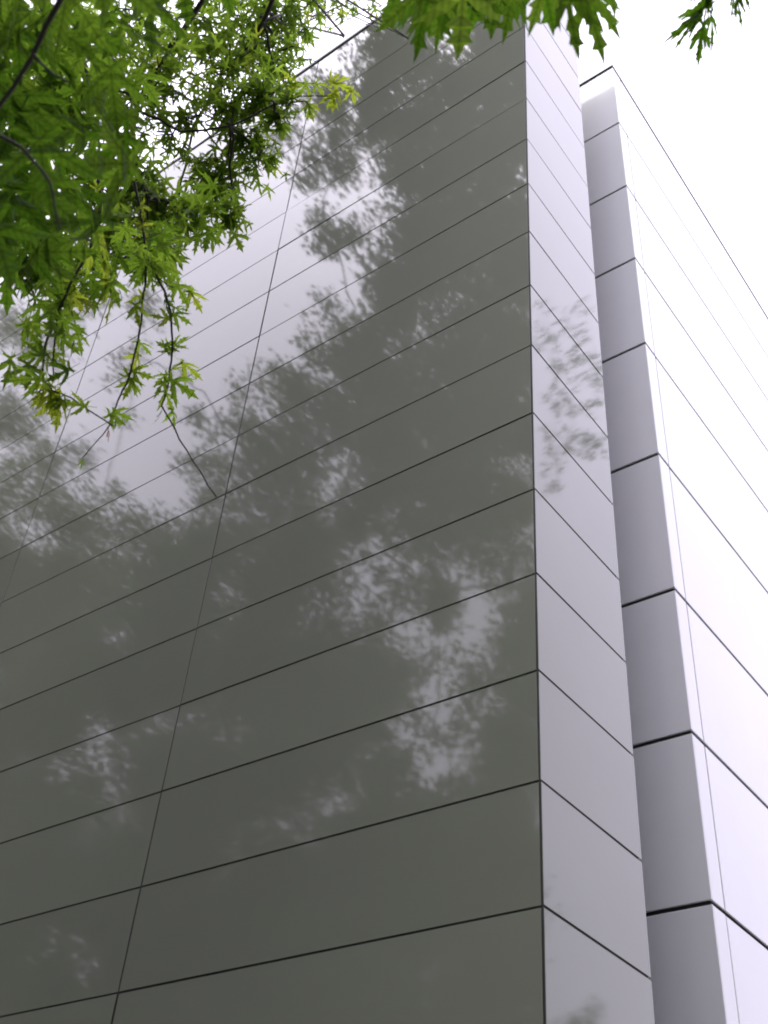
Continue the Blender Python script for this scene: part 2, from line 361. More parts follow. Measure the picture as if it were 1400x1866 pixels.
limb('branch', (1.08, -7.25, 3.0), NEAR[3][0][0], .06, .006, .6)
limb('branch', (1.1, -7.25, 3.2), NEAR[4][0][0], .07, .010, .8)
limb('branch', (1.02, -7.12, 4.4), MID[6][0][0], .07, .014, .6)
for i, (pts, a, b) in enumerate(NEAR + MID + TWIGS):
    k = .42 if i < 3 else .62
    q = wander(pts, 4, .012); tube_obj('twig', [(q, taper(a * k, b * k, len(q)))], M_TWIG, maple, 5)

LEAVES = [([1.923,-3.577,3.236],[1.832,-3.556,3.232],0.86,0.3,0.2),
 ([1.916,-3.556,3.282],[1.835,-3.492,3.254],0.6880000000000001,-0.4,0.1),
 ([1.984,-3.566,3.195],[1.937,-3.502,3.1],0.774,0.2,0.8),
 ([1.914,-3.528,3.326],[1.853,-3.448,3.333],0.6880000000000001,0.5,0.3),
 ([2.002,-3.511,3.289],[1.947,-3.454,3.252],0.86,-0.3,0.15),
 ([1.999,-3.46,3.378],[1.945,-3.381,3.377],0.774,0.6,0.2),
 ([2.078,-3.493,3.244],[2.013,-3.438,3.207],0.6880000000000001,0.4,0.5),
 ([2.094,-3.469,3.216],[2.056,-3.392,3.151],0.5332,-0.2,0.35),
 ([2.107,-3.45,3.232],[2.09,-3.35,3.183],0.516,0.3,0.3),
 ([2.102,-3.432,3.279],[2.115,-3.331,3.28],0.516,0.8,0.3),
 ([2.106,-3.382,3.423],[2.098,-3.298,3.43],0.6880000000000001,0.8,0.1),
 ([1.851,-3.558,3.427],[1.783,-3.49,3.448],0.86,0.2,0.1),
 ([1.943,-3.492,3.431],[1.849,-3.424,3.434],0.86,0.2,0.3),
 ([2.031,-3.431,3.429],[1.994,-3.325,3.432],0.774,0.2,0.1),
 ([1.986,-3.413,3.521],[1.883,-3.328,3.573],0.86,0.9,0.2),
 ([2.053,-3.385,3.525],[2.017,-3.235,3.564],0.774,-0.5,0.1),
 ([1.871,-3.502,3.524],[1.781,-3.41,3.575],0.86,-0.5,0.05),
 ([1.942,-3.461,3.529],[1.844,-3.365,3.577],0.86,-0.2,0.05),
 ([2.165,-2.985,3.915],[2.068,-2.952,3.919],0.252,0.3,0.1),
 ([2.165,-2.984,3.914],[2.096,-2.982,3.882],0.216,0.8,0.1),
 ([2.148,-2.982,3.855],[2.103,-2.932,3.822],0.3024,0.2,0.1),
 ([2.143,-2.959,3.899],[2.084,-2.915,3.914],0.252,-0.5,0.05),
 ([2.14,-2.94,3.945],[2.126,-2.892,3.919],0.252,1.0,0.1),
 ([2.191,-3.01,3.93],[2.119,-2.963,3.932],0.36,0.3,0.1),
 ([2.229,-2.988,3.922],[2.198,-2.924,3.909],0.288,0.3,0.1),
 ([2.23,-2.978,3.939],[2.179,-2.921,3.928],0.216,-0.4,0.1),
 ([2.235,-2.995,3.926],[2.235,-2.939,3.875],0.252,0.7,0.1),
 ([2.167,-2.983,3.936],[2.057,-2.941,3.935],0.288,0.5,0.1),
 ([2.145,-2.963,3.901],[2.095,-2.886,3.888],0.36,0.4,0.1),
 ([2.166,-2.972,3.908],[2.135,-2.893,3.897],0.252,0.9,0.1),
 ([2.221,-2.972,3.913],[2.202,-2.907,3.901],0.288,0.3,0.1),
 ([2.147,-2.984,3.912],[2.066,-2.934,3.909],0.2304,0.3,0.1),
 ([2.195,-3.018,3.934],[2.154,-2.958,3.922],0.36,0.3,0.1),
 ([0.482,-3.215,3.697],[0.4,-3.236,3.701],0.85,0.2,0.85),
 ([0.506,-3.226,3.652],[0.475,-3.273,3.672],0.85,0.9,0.85),
 ([0.514,-3.211,3.581],[0.426,-3.258,3.59],0.85,-0.2,0.95),
 ([0.489,-3.297,3.595],[0.45,-3.253,3.537],0.765,0.3,0.85),
 ([0.49,-3.201,3.769],[0.48,-3.13,3.771],0.85,-0.3,0.8),
 ([0.493,-3.203,3.702],[0.499,-3.154,3.685],0.765,0.4,1.05),
 ([0.455,-3.157,3.645],[0.372,-3.138,3.628],0.765,0.2,1.25),
 ([0.448,-3.147,3.634],[0.399,-3.095,3.603],0.935,-0.3,1.3),
 ([0.455,-3.135,3.635],[0.403,-3.058,3.587],0.765,0.4,1.15),
 ([0.434,-3.159,3.626],[0.403,-3.169,3.599],0.68,0.4,1.05),
 ([0.398,-2.936,3.77],[0.415,-2.876,3.782],0.935,0.1,0.95),
 ([0.431,-2.945,3.733],[0.42,-2.917,3.706],0.765,0.5,0.85),
 ([0.464,-2.958,3.842],[0.457,-2.98,3.876],0.85,0.2,0.95),
 ([0.476,-2.968,3.858],[0.493,-2.902,3.879],0.85,-0.2,1.0),
 ([0.469,-2.953,3.843],[0.45,-2.901,3.842],0.68,-0.2,0.95),
 ([0.373,-2.917,3.736],[0.358,-2.89,3.706],0.425,0.9,1.85),
 ([0.294,-2.916,3.657],[0.28,-2.902,3.635],0.595,0.2,0.85),
 ([0.678,-3.024,3.91],[0.693,-2.965,3.919],0.85,0.2,0.8),
 ([0.688,-3.029,3.92],[0.716,-2.995,3.924],0.68,0.7,0.75),
 ([0.632,-2.964,3.844],[0.603,-2.997,3.866],0.765,0.3,0.95),
 ([0.639,-2.969,3.852],[0.668,-2.952,3.894],0.68,0.3,0.95),
 ([0.6,-2.935,3.803],[0.55,-2.932,3.788],0.85,-0.3,0.95),
 ([0.626,-2.943,3.759],[0.652,-2.854,3.757],0.935,0.2,0.8),
 ([0.638,-2.929,3.83],[0.654,-2.855,3.83],0.765,0.4,1.0),
 ([0.576,-2.912,3.77],[0.561,-2.851,3.75],0.765,0.2,0.95),
 ([0.571,-2.869,3.741],[0.548,-2.821,3.72],0.765,0.6,0.85),
 ([0.553,-2.887,3.736],[0.512,-2.862,3.714],0.2125,1.2,0.1),
 ([0.736,-3.032,3.957],[0.738,-3.008,3.946],0.765,0.2,0.85),
 ([0.57,-3.261,3.794],[0.511,-3.278,3.778],0.85,0.2,0.95),
 ([0.528,-3.243,3.82],[0.527,-3.184,3.822],0.85,-0.4,1.05),
 ([0.553,-3.197,3.753],[0.523,-3.136,3.727],0.85,0.4,0.95),
 ([0.485,-3.271,3.724],[0.485,-3.299,3.735],0.68,0.4,1.45),
 ([0.664,-3.291,3.881],[0.644,-3.203,3.871],0.85,0.3,0.95),
 ([0.822,-3.362,3.765],[0.74,-3.223,3.714],0.68,0.9,1.0),
 ([0.733,-3.251,3.786],[0.66,-3.157,3.715],0.425,1.0,1.05),
 ([0.629,-3.121,4.05],[0.568,-3.106,4.025],0.85,0.2,0.3),
 ([0.642,-3.125,4.061],[0.619,-3.066,4.045],0.85,-0.3,0.6),
 ([0.722,-3.117,3.985],[0.696,-3.037,3.956],0.85,0.3,0.75),
 ([0.685,-3.131,4.094],[0.676,-3.009,4.061],0.85,0.5,0.85),
 ([0.771,-3.415,4.001],[0.777,-3.468,4.013],0.6282385926721198,-1.0099930645736255,0.7298694573185392),
 ([0.748,-3.369,3.97],[0.777,-3.409,3.978],0.7291884061242533,-0.5275752756025607,1.1281336274180491),
 ([0.719,-3.336,3.939],[0.657,-3.298,3.939],0.6004470250526508,0.2725527613438223,0.8069930010171684),
 ([0.676,-3.307,3.896],[0.655,-3.253,3.899],0.6091038022987414,-0.44322997158029354,0.9802500337139474),
 ([0.585,-3.262,3.807],[0.565,-3.203,3.808],0.8225270040207991,-0.47982237990407084,1.064943437137156),
 ([0.597,-3.285,3.827],[0.602,-3.231,3.807],0.8276116383464758,0.7027990830090463,1.0748841687330768),
 ([0.545,-3.266,3.775],[0.55,-3.223,3.785],0.6875935847963552,-0.1074144555634279,0.930904859365445),
 ([0.507,-3.232,3.727],[0.505,-3.27,3.744],0.8240581156949514,-0.4820498317706202,1.1105398386414649),
 ([0.48,-3.202,3.69],[0.468,-3.219,3.642],0.7871078184318455,-1.079002690063104,1.0435163568943855),
 ([0.457,-3.123,3.63],[0.444,-3.129,3.574],0.6580582744396544,0.7029814715674426,0.7133774898591527),
 ([0.488,-3.063,3.629],[0.431,-3.1,3.643],0.8124434312061726,0.17461328906151466,1.0029795214934434),
 ([0.461,-3.11,3.628],[0.432,-3.118,3.589],0.8008599843424995,0.11230951267454707,0.9273687162325446),
 ([0.541,-3.234,3.758],[0.514,-3.264,3.756],0.7608734776709435,-0.1585778220086776,0.6598002092758047),
 ([0.517,-3.226,3.733],[0.516,-3.167,3.73],0.7141419492398408,0.11231926182468846,0.8244257885757783),
 ([0.48,-3.192,3.685],[0.494,-3.157,3.704],0.8764282386101345,-1.1395132445276634,1.1235703315828385),
 ([0.679,-3.217,4.123],[0.617,-3.242,4.113],0.6761265584286099,1.0239430276786663,0.780866646814327),
 ([0.702,-3.225,4.142],[0.698,-3.192,4.086],0.6313196923145914,-0.09612035576297552,1.0033262055501924),
 ([0.673,-3.197,4.111],[0.687,-3.153,4.077],0.7996040040545158,-0.46529443810607773,1.1159227116320976),
 ([0.626,-3.132,4.053],[0.587,-3.105,4.033],0.6675347977978084,0.42540151638927626,0.7130094257575553),
 ([0.564,-3.069,3.979],[0.538,-3.022,3.94],0.7611893173281948,-0.3915833902818427,0.9441465779278959),
 ([0.59,-3.074,4.001],[0.531,-3.041,3.972],0.6026899419751307,0.32238510707845813,1.0736519851158541),
 ([0.524,-3.003,3.915],[0.517,-2.942,3.924],0.8111667324081561,0.5196753451544179,1.0326551543838487),
 ([0.51,-2.981,3.893],[0.437,-2.935,3.898],0.733109347259618,0.509603282677311,1.1324077747934131),
 ([0.47,-2.951,3.844],[0.423,-2.928,3.805],0.7682935933014648,-0.00840213946041713,0.9917757212655594),
 ([0.388,-2.939,3.763],[0.433,-2.898,3.729],0.8008305618663398,0.07317518003322605,0.8901125682042764),
 ([0.698,-3.153,3.983],[0.705,-3.098,3.954],0.793041736240808,-0.8041211425056413,1.00945346511344),
 ([0.706,-3.141,3.983],[0.723,-3.091,3.942],0.6407032819289122,0.17895513337629296,0.8505626999443797),
 ([0.684,-3.062,3.933],[0.662,-3.025,3.892],0.7461491674254144,-1.06917030356051,0.6561312838854463),
 ([0.624,-2.991,3.852],[0.649,-2.946,3.843],0.6840406552839473,-0.5233578150404343,0.9213586138559919),
 ([0.667,-3.016,3.898],[0.649,-3.08,3.865],0.6404040503357724,0.3078404634607947,1.0065775937818024),
 ([0.59,-2.928,3.791],[0.542,-2.922,3.756],0.7059368384285821,-0.5052910181770995,0.9986929767839596),
 ([0.608,-2.934,3.809],[0.652,-2.929,3.839],0.6562665888988773,1.140330436283354,1.1443240788069147),
 ([0.682,-3.117,3.956],[0.669,-3.085,3.927],0.7455325215873593,0.017081631033758055,0.881975757698496),
 ([0.736,-3.031,3.956],[0.725,-2.964,3.944],0.7683092241858964,0.014230916678425845,1.1133096037673114),
 ([0.884,-3.24,3.884],[0.876,-3.176,3.88],0.8348599610699539,0.9503608689162922,0.6121444169358473),
 ([0.753,-3.336,3.762],[0.795,-3.279,3.74],0.8531325455569325,0.7444887040812361,0.6946367002967329),
 ([0.772,-3.193,3.871],[0.686,-3.214,3.889],0.8467735754124526,-0.04078679409513754,0.7145472947530934),
 ([0.789,-3.184,3.971],[0.732,-3.165,3.937],0.9153973327514011,-0.324707499888734,0.3715956000775544),
 ([0.673,-3.099,4.212],[0.639,-3.088,4.141],0.8007733603155966,-0.6507825478199029,0.6769949924250299),
 ([0.891,-3.277,3.808],[0.891,-3.22,3.772],1.0089147811899177,-0.6461232366596315,0.4334774856473702),
 ([0.77,-3.273,3.928],[0.702,-3.271,3.914],0.9826515907439783,-0.31659380758977446,0.7205864241242654),
 ([0.52,-3.266,4.054],[0.55,-3.212,4.033],0.9827490882446366,0.7430187461772709,0.7817358590910561),
 ([0.762,-3.146,4.085],[0.694,-3.162,4.042],0.9062530037054795,0.05121171861928666,0.34190899429821614),
 ([0.779,-3.105,3.877],[0.764,-3.036,3.863],0.9468711644680239,-0.19857862483711036,0.8426005506237104),
 ([0.736,-3.266,3.777],[0.649,-3.242,3.76],0.8532153944257972,-0.34075295732218036,0.3713475369875221),
 ([0.282,-3.206,4.16],[0.244,-3.154,4.139],0.9955375454269444,-0.32073975421359585,0.8203073023913989),
 ([0.481,-3.018,4.27],[0.403,-2.986,4.241],0.9305726315935734,0.29033808628079505,0.6573322658849389),
 ([0.704,-3.171,3.942],[0.655,-3.215,3.945],0.8663349437218439,-0.23581004892372462,0.38869675666617526),
 ([0.311,-3.178,4.2],[0.257,-3.113,4.189],1.0234502931619276,0.23096082320865793,0.5954189806615742),
 ([0.512,-3.151,4.198],[0.528,-3.073,4.184],0.8605420678287379,0.2716295231728291,0.33888396982052027),
 ([0.525,-3.37,3.991],[0.483,-3.313,3.977],0.9127249297790363,-0.1714663054757301,0.4090984619241866),
 ([0.618,-3.086,4.182],[0.565,-3.068,4.14],0.9755914479620876,0.03851623952000216,0.5374876604757769),
 ([0.438,-3.098,4.246],[0.362,-3.135,4.206],0.8128497049725201,0.2412524652077899,0.5248108742370662),
 ([0.546,-3.045,4.177],[0.574,-3.0,4.127],0.9531099264354554,0.3211109647886824,0.32343742583166046),
 ([0.499,-3.265,3.942],[0.502,-3.221,3.898],0.9775304110532537,-0.2359668392877431,0.46488056073323014),
 ([0.758,-3.226,3.905],[0.789,-3.183,3.894],1.0326939358760794,0.41533317918742696,0.8458057518569992),
 ([0.671,-3.185,4.04],[0.637,-3.151,4.003],0.8658042673277704,-1.1407922273944395,0.7570974041399281),
 ([0.537,-3.213,3.975],[0.565,-3.162,3.925],0.8406092589571915,0.4283703711033718,0.3361674955223578),
 ([0.49,-3.144,4.294],[0.487,-3.067,4.257],0.8974758791377659,-0.07151946687887913,0.7234857230271756),
 ([0.807,-3.235,3.919],[0.824,-3.182,3.936],0.9834344411842295,-0.6128711394869183,0.3408924657166113),
 ([0.431,-3.145,4.104],[0.398,-3.094,4.064],1.0160821506717244,-0.13476995067724157,0.38832940124834125),
 ([0.579,-3.325,3.901],[0.541,-3.276,3.853],0.8453212308031097,-0.09974587375703542,0.33983538152594067),
 ([0.944,-3.234,3.805],[0.926,-3.203,3.747],0.9973327949154764,0.2558763171928127,0.8796243509177197),
 ([0.769,-3.273,3.718],[0.752,-3.21,3.69],0.9609431293127337,-0.016012845299758886,0.8066395639231616),
 ([0.479,-3.217,4.037],[0.455,-3.194,3.948],1.0431911410456947,0.8065048618859754,0.7930905531371004),
 ([0.748,-3.26,3.85],[0.705,-3.238,3.794],0.9097976406393952,-0.2410901119443812,0.4300294446479952),
 ([0.434,-3.227,3.675],[0.419,-3.19,3.601],0.9511530921213273,-0.03672490712076918,0.5841187577733062),
 ([0.556,-3.258,3.799],[0.59,-3.318,3.842],0.9326575915186904,0.3041357210648155,0.5994405396983338),
 ([0.535,-3.316,3.681],[0.529,-3.26,3.674],0.8158083671414443,-0.21381503645915365,0.8948532489230898),
 ([0.579,-3.233,3.686],[0.535,-3.273,3.708],0.9633453304527394,0.5395077567506427,0.8111147945672788),
 ([0.599,-3.199,3.579],[0.535,-3.208,3.555],0.9461403624502221,0.3883262405305389,0.3981647009821869),
 ([0.579,-3.291,3.716],[0.564,-3.258,3.658],0.9352753269694678,-0.3640577380928415,0.5461241485195842),
 ([0.665,-3.297,3.62],[0.685,-3.229,3.618],0.8538891098528996,0.34573466104621514,0.5921806388091666),
 ([0.537,-3.266,3.801],[0.539,-3.227,3.75],0.9708701602931253,-0.008322593073711524,0.3813756561418017),
 ([0.507,-3.31,3.693],[0.494,-3.229,3.684],0.8341218587884999,-0.14790434513881887,0.7908252898659496),
 ([0.485,-3.28,3.828],[0.406,-3.236,3.804],0.8461367374435993,-0.409313167776761,0.4976265658558787),
 ([0.224,-2.822,5.067],[0.165,-2.842,5.038],0.8681796347235256,-0.21990412101721013,0.8534748327171553),
 ([0.231,-2.691,5.018],[0.183,-2.644,4.961],0.8638235514892187,-0.111253350318742,0.49861578352287095),
 ([0.071,-2.672,5.423],[0.055,-2.634,5.321],0.9036753974220307,-0.29187065854061306,0.49170566764702317),
 ([-0.078,-2.567,5.359],[-0.152,-2.569,5.306],0.9193844477585987,0.4291000572285317,0.5219888504995971),
 ([0.277,-2.642,5.26],[0.262,-2.598,5.212],0.9508645244632274,0.03831598279803164,0.7083655483040957),
 ([0.294,-2.693,4.996],[0.248,-2.646,4.976],0.9610230672881139,0.29825034138788387,0.6884110514563593),
 ([0.159,-2.637,5.311],[0.123,-2.594,5.269],0.9799098836170244,-0.06839480148992723,0.3892274311153566),
 ([0.162,-2.632,5.298],[0.129,-2.696,5.256],0.959009114850933,-0.831879269949195,0.8598042345588275),
 ([0.28,-2.742,5.19],[0.186,-2.776,5.223],0.9644887762485596,-0.07871293430549378,0.5310918519461688),
 ([0.319,-2.671,5.22],[0.23,-2.691,5.209],0.9156172991920869,-0.707979005614863,0.49208236154981644),
 ([0.114,-2.494,5.322],[0.111,-2.424,5.268],0.999240777724191,-0.1827969725027734,0.8737431984339521),
 ([0.232,-2.729,4.957],[0.186,-2.679,4.905],1.0334932587079175,0.7435119275379499,0.726562305725921),
 ([-0.047,-2.614,5.271],[-0.116,-2.588,5.217],0.8066487333831911,0.7921504536607182,0.3929396435766788),
 ([0.146,-2.665,5.285],[0.076,-2.614,5.282],0.9904080874732065,0.2381499359353594,0.4716013429284579),
 ([0.181,-2.629,5.154],[0.085,-2.593,5.153],0.8744048874096354,-0.10308810663196244,0.34299686346380676),
 ([0.27,-2.791,5.066],[0.207,-2.831,5.065],0.9324770512041747,-0.6447735215516474,0.800723527160041),
 ([1.211,-3.691,3.506],[1.166,-3.774,3.535],0.8753768949316778,-0.6931190058292727,0.2534262417513447),
 ([1.217,-3.691,3.51],[1.233,-3.613,3.52],1.0379471585681257,0.0938637954493106,0.3676623608081797),
 ([1.537,-3.89,3.15],[1.531,-3.797,3.134],1.0119742624212908,-0.021882433953942362,0.4463713063658473),
 ([1.525,-3.768,3.365],[1.468,-3.717,3.296],0.9364339874571622,-0.7356471786505819,0.28790575086078574),
 ([1.343,-3.875,3.306],[1.288,-3.805,3.267],0.8652441081752537,-0.16628755314594756,0.17077015873539642),
 ([1.154,-3.865,3.503],[1.206,-3.795,3.499],0.9605864281252957,0.4150326328782027,0.2715978965379556),
 ([1.276,-3.812,3.251],[1.256,-3.708,3.267],0.85612970908164,-0.32301836244301624,0.18774586568599283),
 ([1.506,-3.824,2.89],[1.477,-3.752,2.818],1.056575883444157,-0.4768699882631202,0.304446460189741),
 ([1.217,-3.792,3.204],[1.219,-3.696,3.184],1.0957265334813615,-0.5115203602334005,0.039943020595742),
 ([1.126,-3.655,3.44],[1.145,-3.561,3.435],0.9015769268056105,0.7395144370755105,0.06754997145149667),
 ([1.308,-3.758,3.03],[1.241,-3.706,2.964],0.9685574432425132,-0.7066906218462776,0.11110223200738964),
 ([1.289,-3.725,3.102],[1.319,-3.635,3.056],0.9230271890778243,-0.2953196367603492,0.21181975289483176),
 ([1.052,-3.58,3.364],[1.013,-3.535,3.275],0.9532932306601545,0.6678812502801923,0.43609844043735857),
 ([1.381,-3.787,2.854],[1.38,-3.713,2.769],0.9906276697268204,-0.255139101211503,0.16323047909526853),
 ([1.486,-3.769,3.18],[1.439,-3.694,3.13],0.9453970346653833,-0.3477628502656732,0.31140923934344245),
 ([1.201,-3.627,3.483],[1.111,-3.566,3.458],0.9252251658296511,0.673052948065807,0.17125095335786295),
 ([1.129,-3.812,3.477],[1.083,-3.762,3.407],1.0180860972382066,0.18537920263541932,0.3815642438455086),
 ([1.239,-3.881,3.559],[1.18,-3.864,3.475],1.0623114188443505,-0.4342873821708111,0.394242224292483),
 ([1.66,-3.898,3.043],[1.697,-3.813,2.995],1.0306549525013453,-0.24148736344634722,0.3407897508689233),
 ([1.449,-3.702,3.64],[1.423,-3.631,3.581],0.9885073896859242,0.043597151065483106,0.18465597874461284),
 ([1.108,-3.603,3.413],[1.128,-3.512,3.419],0.9051161954592184,-0.59584291064958,0.16251215227221186),
 ([0.961,-3.585,3.292],[0.901,-3.512,3.262],0.8538825640108978,0.07818302454947977,0.15254867132488495),
 ([1.205,-3.803,3.526],[1.284,-3.766,3.518],0.9252264258076571,0.33686717968581914,0.39929743672482365),
 ([1.341,-3.721,3.589],[1.286,-3.698,3.504],0.8967956688190262,0.08169904860439334,0.44225040368421054),
 ([1.277,-3.786,3.237],[1.209,-3.759,3.16],0.9336791958257806,-0.2733277058894284,0.07130172894569499),
 ([1.263,-3.759,3.553],[1.304,-3.676,3.559],1.03570298151533,-0.34199872065739806,0.14286082501303554),
 ([1.182,-3.736,3.498],[1.096,-3.698,3.485],0.9910331566807573,-0.8166485310737607,0.218909910129235),
 ([1.302,-3.645,3.55],[1.283,-3.571,3.56],0.9916511666578316,-0.06672483332750258,0.41926418993271797),
 ([1.227,-3.76,3.531],[1.156,-3.718,3.512],1.0659439375204953,0.02088676384871946,0.3295339007831133),
 ([1.51,-3.671,3.661],[1.46,-3.589,3.67],1.0119249626877147,-0.48725478781168596,0.10035745378341383),
 ([1.05,-3.729,3.575],[0.999,-3.742,3.476],1.0311850451709128,0.8201877441079081,0.0700694553976512),
 ([1.028,-3.448,3.785],[0.884,-3.417,3.809],0.8670327883281926,0.4577428871035956,0.4148665852145572),
 ([1.004,-3.673,3.368],[1.077,-3.753,3.377],0.987175243943108,0.899919855293649,0.015100211238439593),
 ([1.181,-3.832,3.538],[1.184,-3.751,3.493],0.99159596372639,-0.01518487112785675,0.3632579510440328),
 ([0.83,-3.523,3.659],[0.832,-3.435,3.802],1.042341931789396,0.09956521491129046,0.2621312230886581),
 ([1.081,-3.689,3.812],[0.995,-3.598,3.844],0.974980065532875,0.4628571164065889,0.3703727626896956),
 ([1.053,-3.684,3.378],[1.066,-3.594,3.349],1.0297013901061212,-0.039355482805525845,0.17194312478178614),
 ([1.045,-3.632,3.283],[0.963,-3.54,3.276],0.9604864139543203,0.9138170836532814,0.4215686693847358),
 ([1.369,-3.856,3.324],[1.364,-3.757,3.38],0.8873955112462455,0.21762738604952367,0.2918912744373857),
 ([1.047,-3.693,3.315],[1.075,-3.612,3.257],0.9754996553935569,1.0516745527623554,0.21855526617891338),
 ([1.429,-3.758,3.171],[1.441,-3.656,3.206],0.9287846200891932,-0.7150729167525048,0.48929786015853266),
 ([1.354,-3.869,3.266],[1.34,-3.953,3.22],0.9704005930088003,0.2042939370859257,0.46276871790316154),
 ([1.205,-3.676,3.216],[1.151,-3.712,3.127],1.0133302021035904,-0.5017010131433043,0.1322993888524639),
 ([1.337,-3.897,3.416],[1.306,-3.852,3.326],0.927413869906155,-0.11954717641225399,0.4272284878574807),
 ([1.213,-3.674,3.691],[1.151,-3.65,3.613],0.8539537632982401,-0.6142009328810624,0.399884167496917),
 ([1.146,-3.784,3.478],[1.052,-3.81,3.446],0.9626435607876282,-0.03934759826061285,0.4434617700370769),
 ([1.449,-3.68,3.144],[1.353,-3.689,3.101],0.8596509418263664,-0.2558058502634525,0.08218210860220518),
 ([1.133,-3.726,3.693],[1.117,-3.643,3.658],1.003466227602638,0.3033346912113397,0.4877032354125989),
 ([0.99,-3.594,3.307],[0.891,-3.656,3.332],0.9068898778245847,0.5997979038217256,0.32661945749164223),
 ([1.371,-3.629,3.053],[1.288,-3.681,3.02],0.939043307133132,0.6697259334480702,0.2443059481478924),
 ([0.846,-3.518,3.63],[0.757,-3.461,3.595],1.030871835318955,-0.49088227575370325,0.19781959196830645),
 ([1.297,-3.88,3.134],[1.349,-3.801,3.113],0.9723199769944069,-0.2677525629690451,0.13787809495167944),
 ([1.207,-3.707,3.43],[1.088,-3.712,3.423],0.9765555325423024,0.02877048548480667,0.31669994929290435),
 ([0.957,-3.734,3.708],[0.899,-3.704,3.631],0.9620912338513623,-0.34302465708927404,0.3237652940472),
 ([0.925,-3.599,3.726],[0.852,-3.519,3.71],0.877498245457071,0.38314325971197233,0.5359561990440834),
 ([1.284,-3.591,3.126],[1.248,-3.682,3.131],1.0465338143394372,-0.48230914252635293,0.44880331608574775),
 ([1.109,-3.615,3.403],[1.131,-3.532,3.343],1.0385347976839696,0.666911565792765,0.5281822815048817),
 ([1.316,-3.864,3.316],[1.205,-3.866,3.303],0.9410425627797319,0.6228282174561462,0.16823149029808265),
 ([1.188,-3.888,3.522],[1.147,-3.816,3.491],1.0382743125816551,-0.7482043741803418,0.43423889451486486),
 ([1.337,-3.834,3.15],[1.27,-3.781,3.101],0.9565738156542581,0.6968047082655399,0.11444130522309134),
 ([1.143,-3.638,3.142],[1.187,-3.553,3.185],0.9583255047256879,0.07532711263126883,0.10749874606180117),
 ([1.279,-3.851,3.489],[1.37,-3.817,3.512],0.8642208149633489,0.5702652821624173,0.512590030411204),
 ([1.176,-3.634,3.11],[1.226,-3.554,3.157],0.8924050461497612,-0.24386593265704049,0.4593059186444961),
 ([0.96,-3.809,3.757],[0.923,-3.737,3.717],0.9469988967677843,0.26652989781780456,0.107372775996145),
 ([1.19,-3.9,3.613],[1.163,-3.817,3.602],0.8759386677214593,-0.14762277100189464,0.11208299141866819),
 ([1.481,-3.769,3.038],[1.409,-3.776,2.963],0.8765712813423525,0.36554821299413026,0.27537633602687006),
 ([1.476,-3.674,3.055],[1.425,-3.748,2.995],1.0458038383046944,-0.21605171819837496,0.4878343753193719),
 ([0.857,-3.758,3.764],[0.856,-3.666,3.851],0.8765000722810311,0.6120996568863154,0.3767283086220169),
 ([1.356,-3.798,3.41],[1.373,-3.704,3.444],0.9109013024024847,-0.13610134582431999,0.2286166347264616),
 ([1.264,-3.739,3.552],[1.225,-3.65,3.545],0.9178724569578278,0.010819332404194505,0.43414197957159517),
 ([0.484,-2.596,5.944],[0.409,-2.573,5.925],1.0,-0.31937913961095754,1.0926496436750528),
 ([0.51,-2.575,5.949],[0.502,-2.51,5.944],1.0,-0.12467345222151426,1.0013051524953294),
 ([0.566,-2.531,5.957],[0.611,-2.449,5.967],1.0,0.4052748330080819,1.0617184762335186),
 ([0.556,-2.504,5.942],[0.505,-2.437,5.917],1.0,0.41911084510610436,1.144264040185482),
 ([0.54,-2.493,5.931],[0.484,-2.466,5.919],1.0,-0.296017110809264,1.000078245129868),
 ([0.614,-2.471,5.954],[0.593,-2.404,5.942],1.0,0.48182206409223877,1.1133915800145109),
 ([0.446,-2.544,5.908],[0.412,-2.463,5.885],1.0,-0.8387415483790417,1.1327344838648057),
 ([0.449,-2.529,5.904],[0.4,-2.484,5.888],1.0,0.007014048432349634,0.9636063536685059),
 ([0.438,-2.609,5.928],[0.429,-2.675,5.97],1.0,-0.3989413492588852,0.990012216844923),
 ([0.554,-2.541,5.955],[0.598,-2.529,5.992],1.0,0.05784989266823866,1.0592038045059657)]
n_leaf = 0
def put_leaf(base, tip, wd, roll, tint):
    global n_leaf
    o = link('leaf', near_leaf_mesh(wd), None, maple)
    o.matrix_world = leaf_matrix(base, tip, roll)
    o.location = Vector(o.location) - ML
    o['tint'] = float(max(tint + random.gauss(0, .05), 0) if tint > 1.5 else min(max(tint + random.gauss(0, .05), 0), 1.12))
    n_leaf += 1
for a in LEAVES: put_leaf(*a)
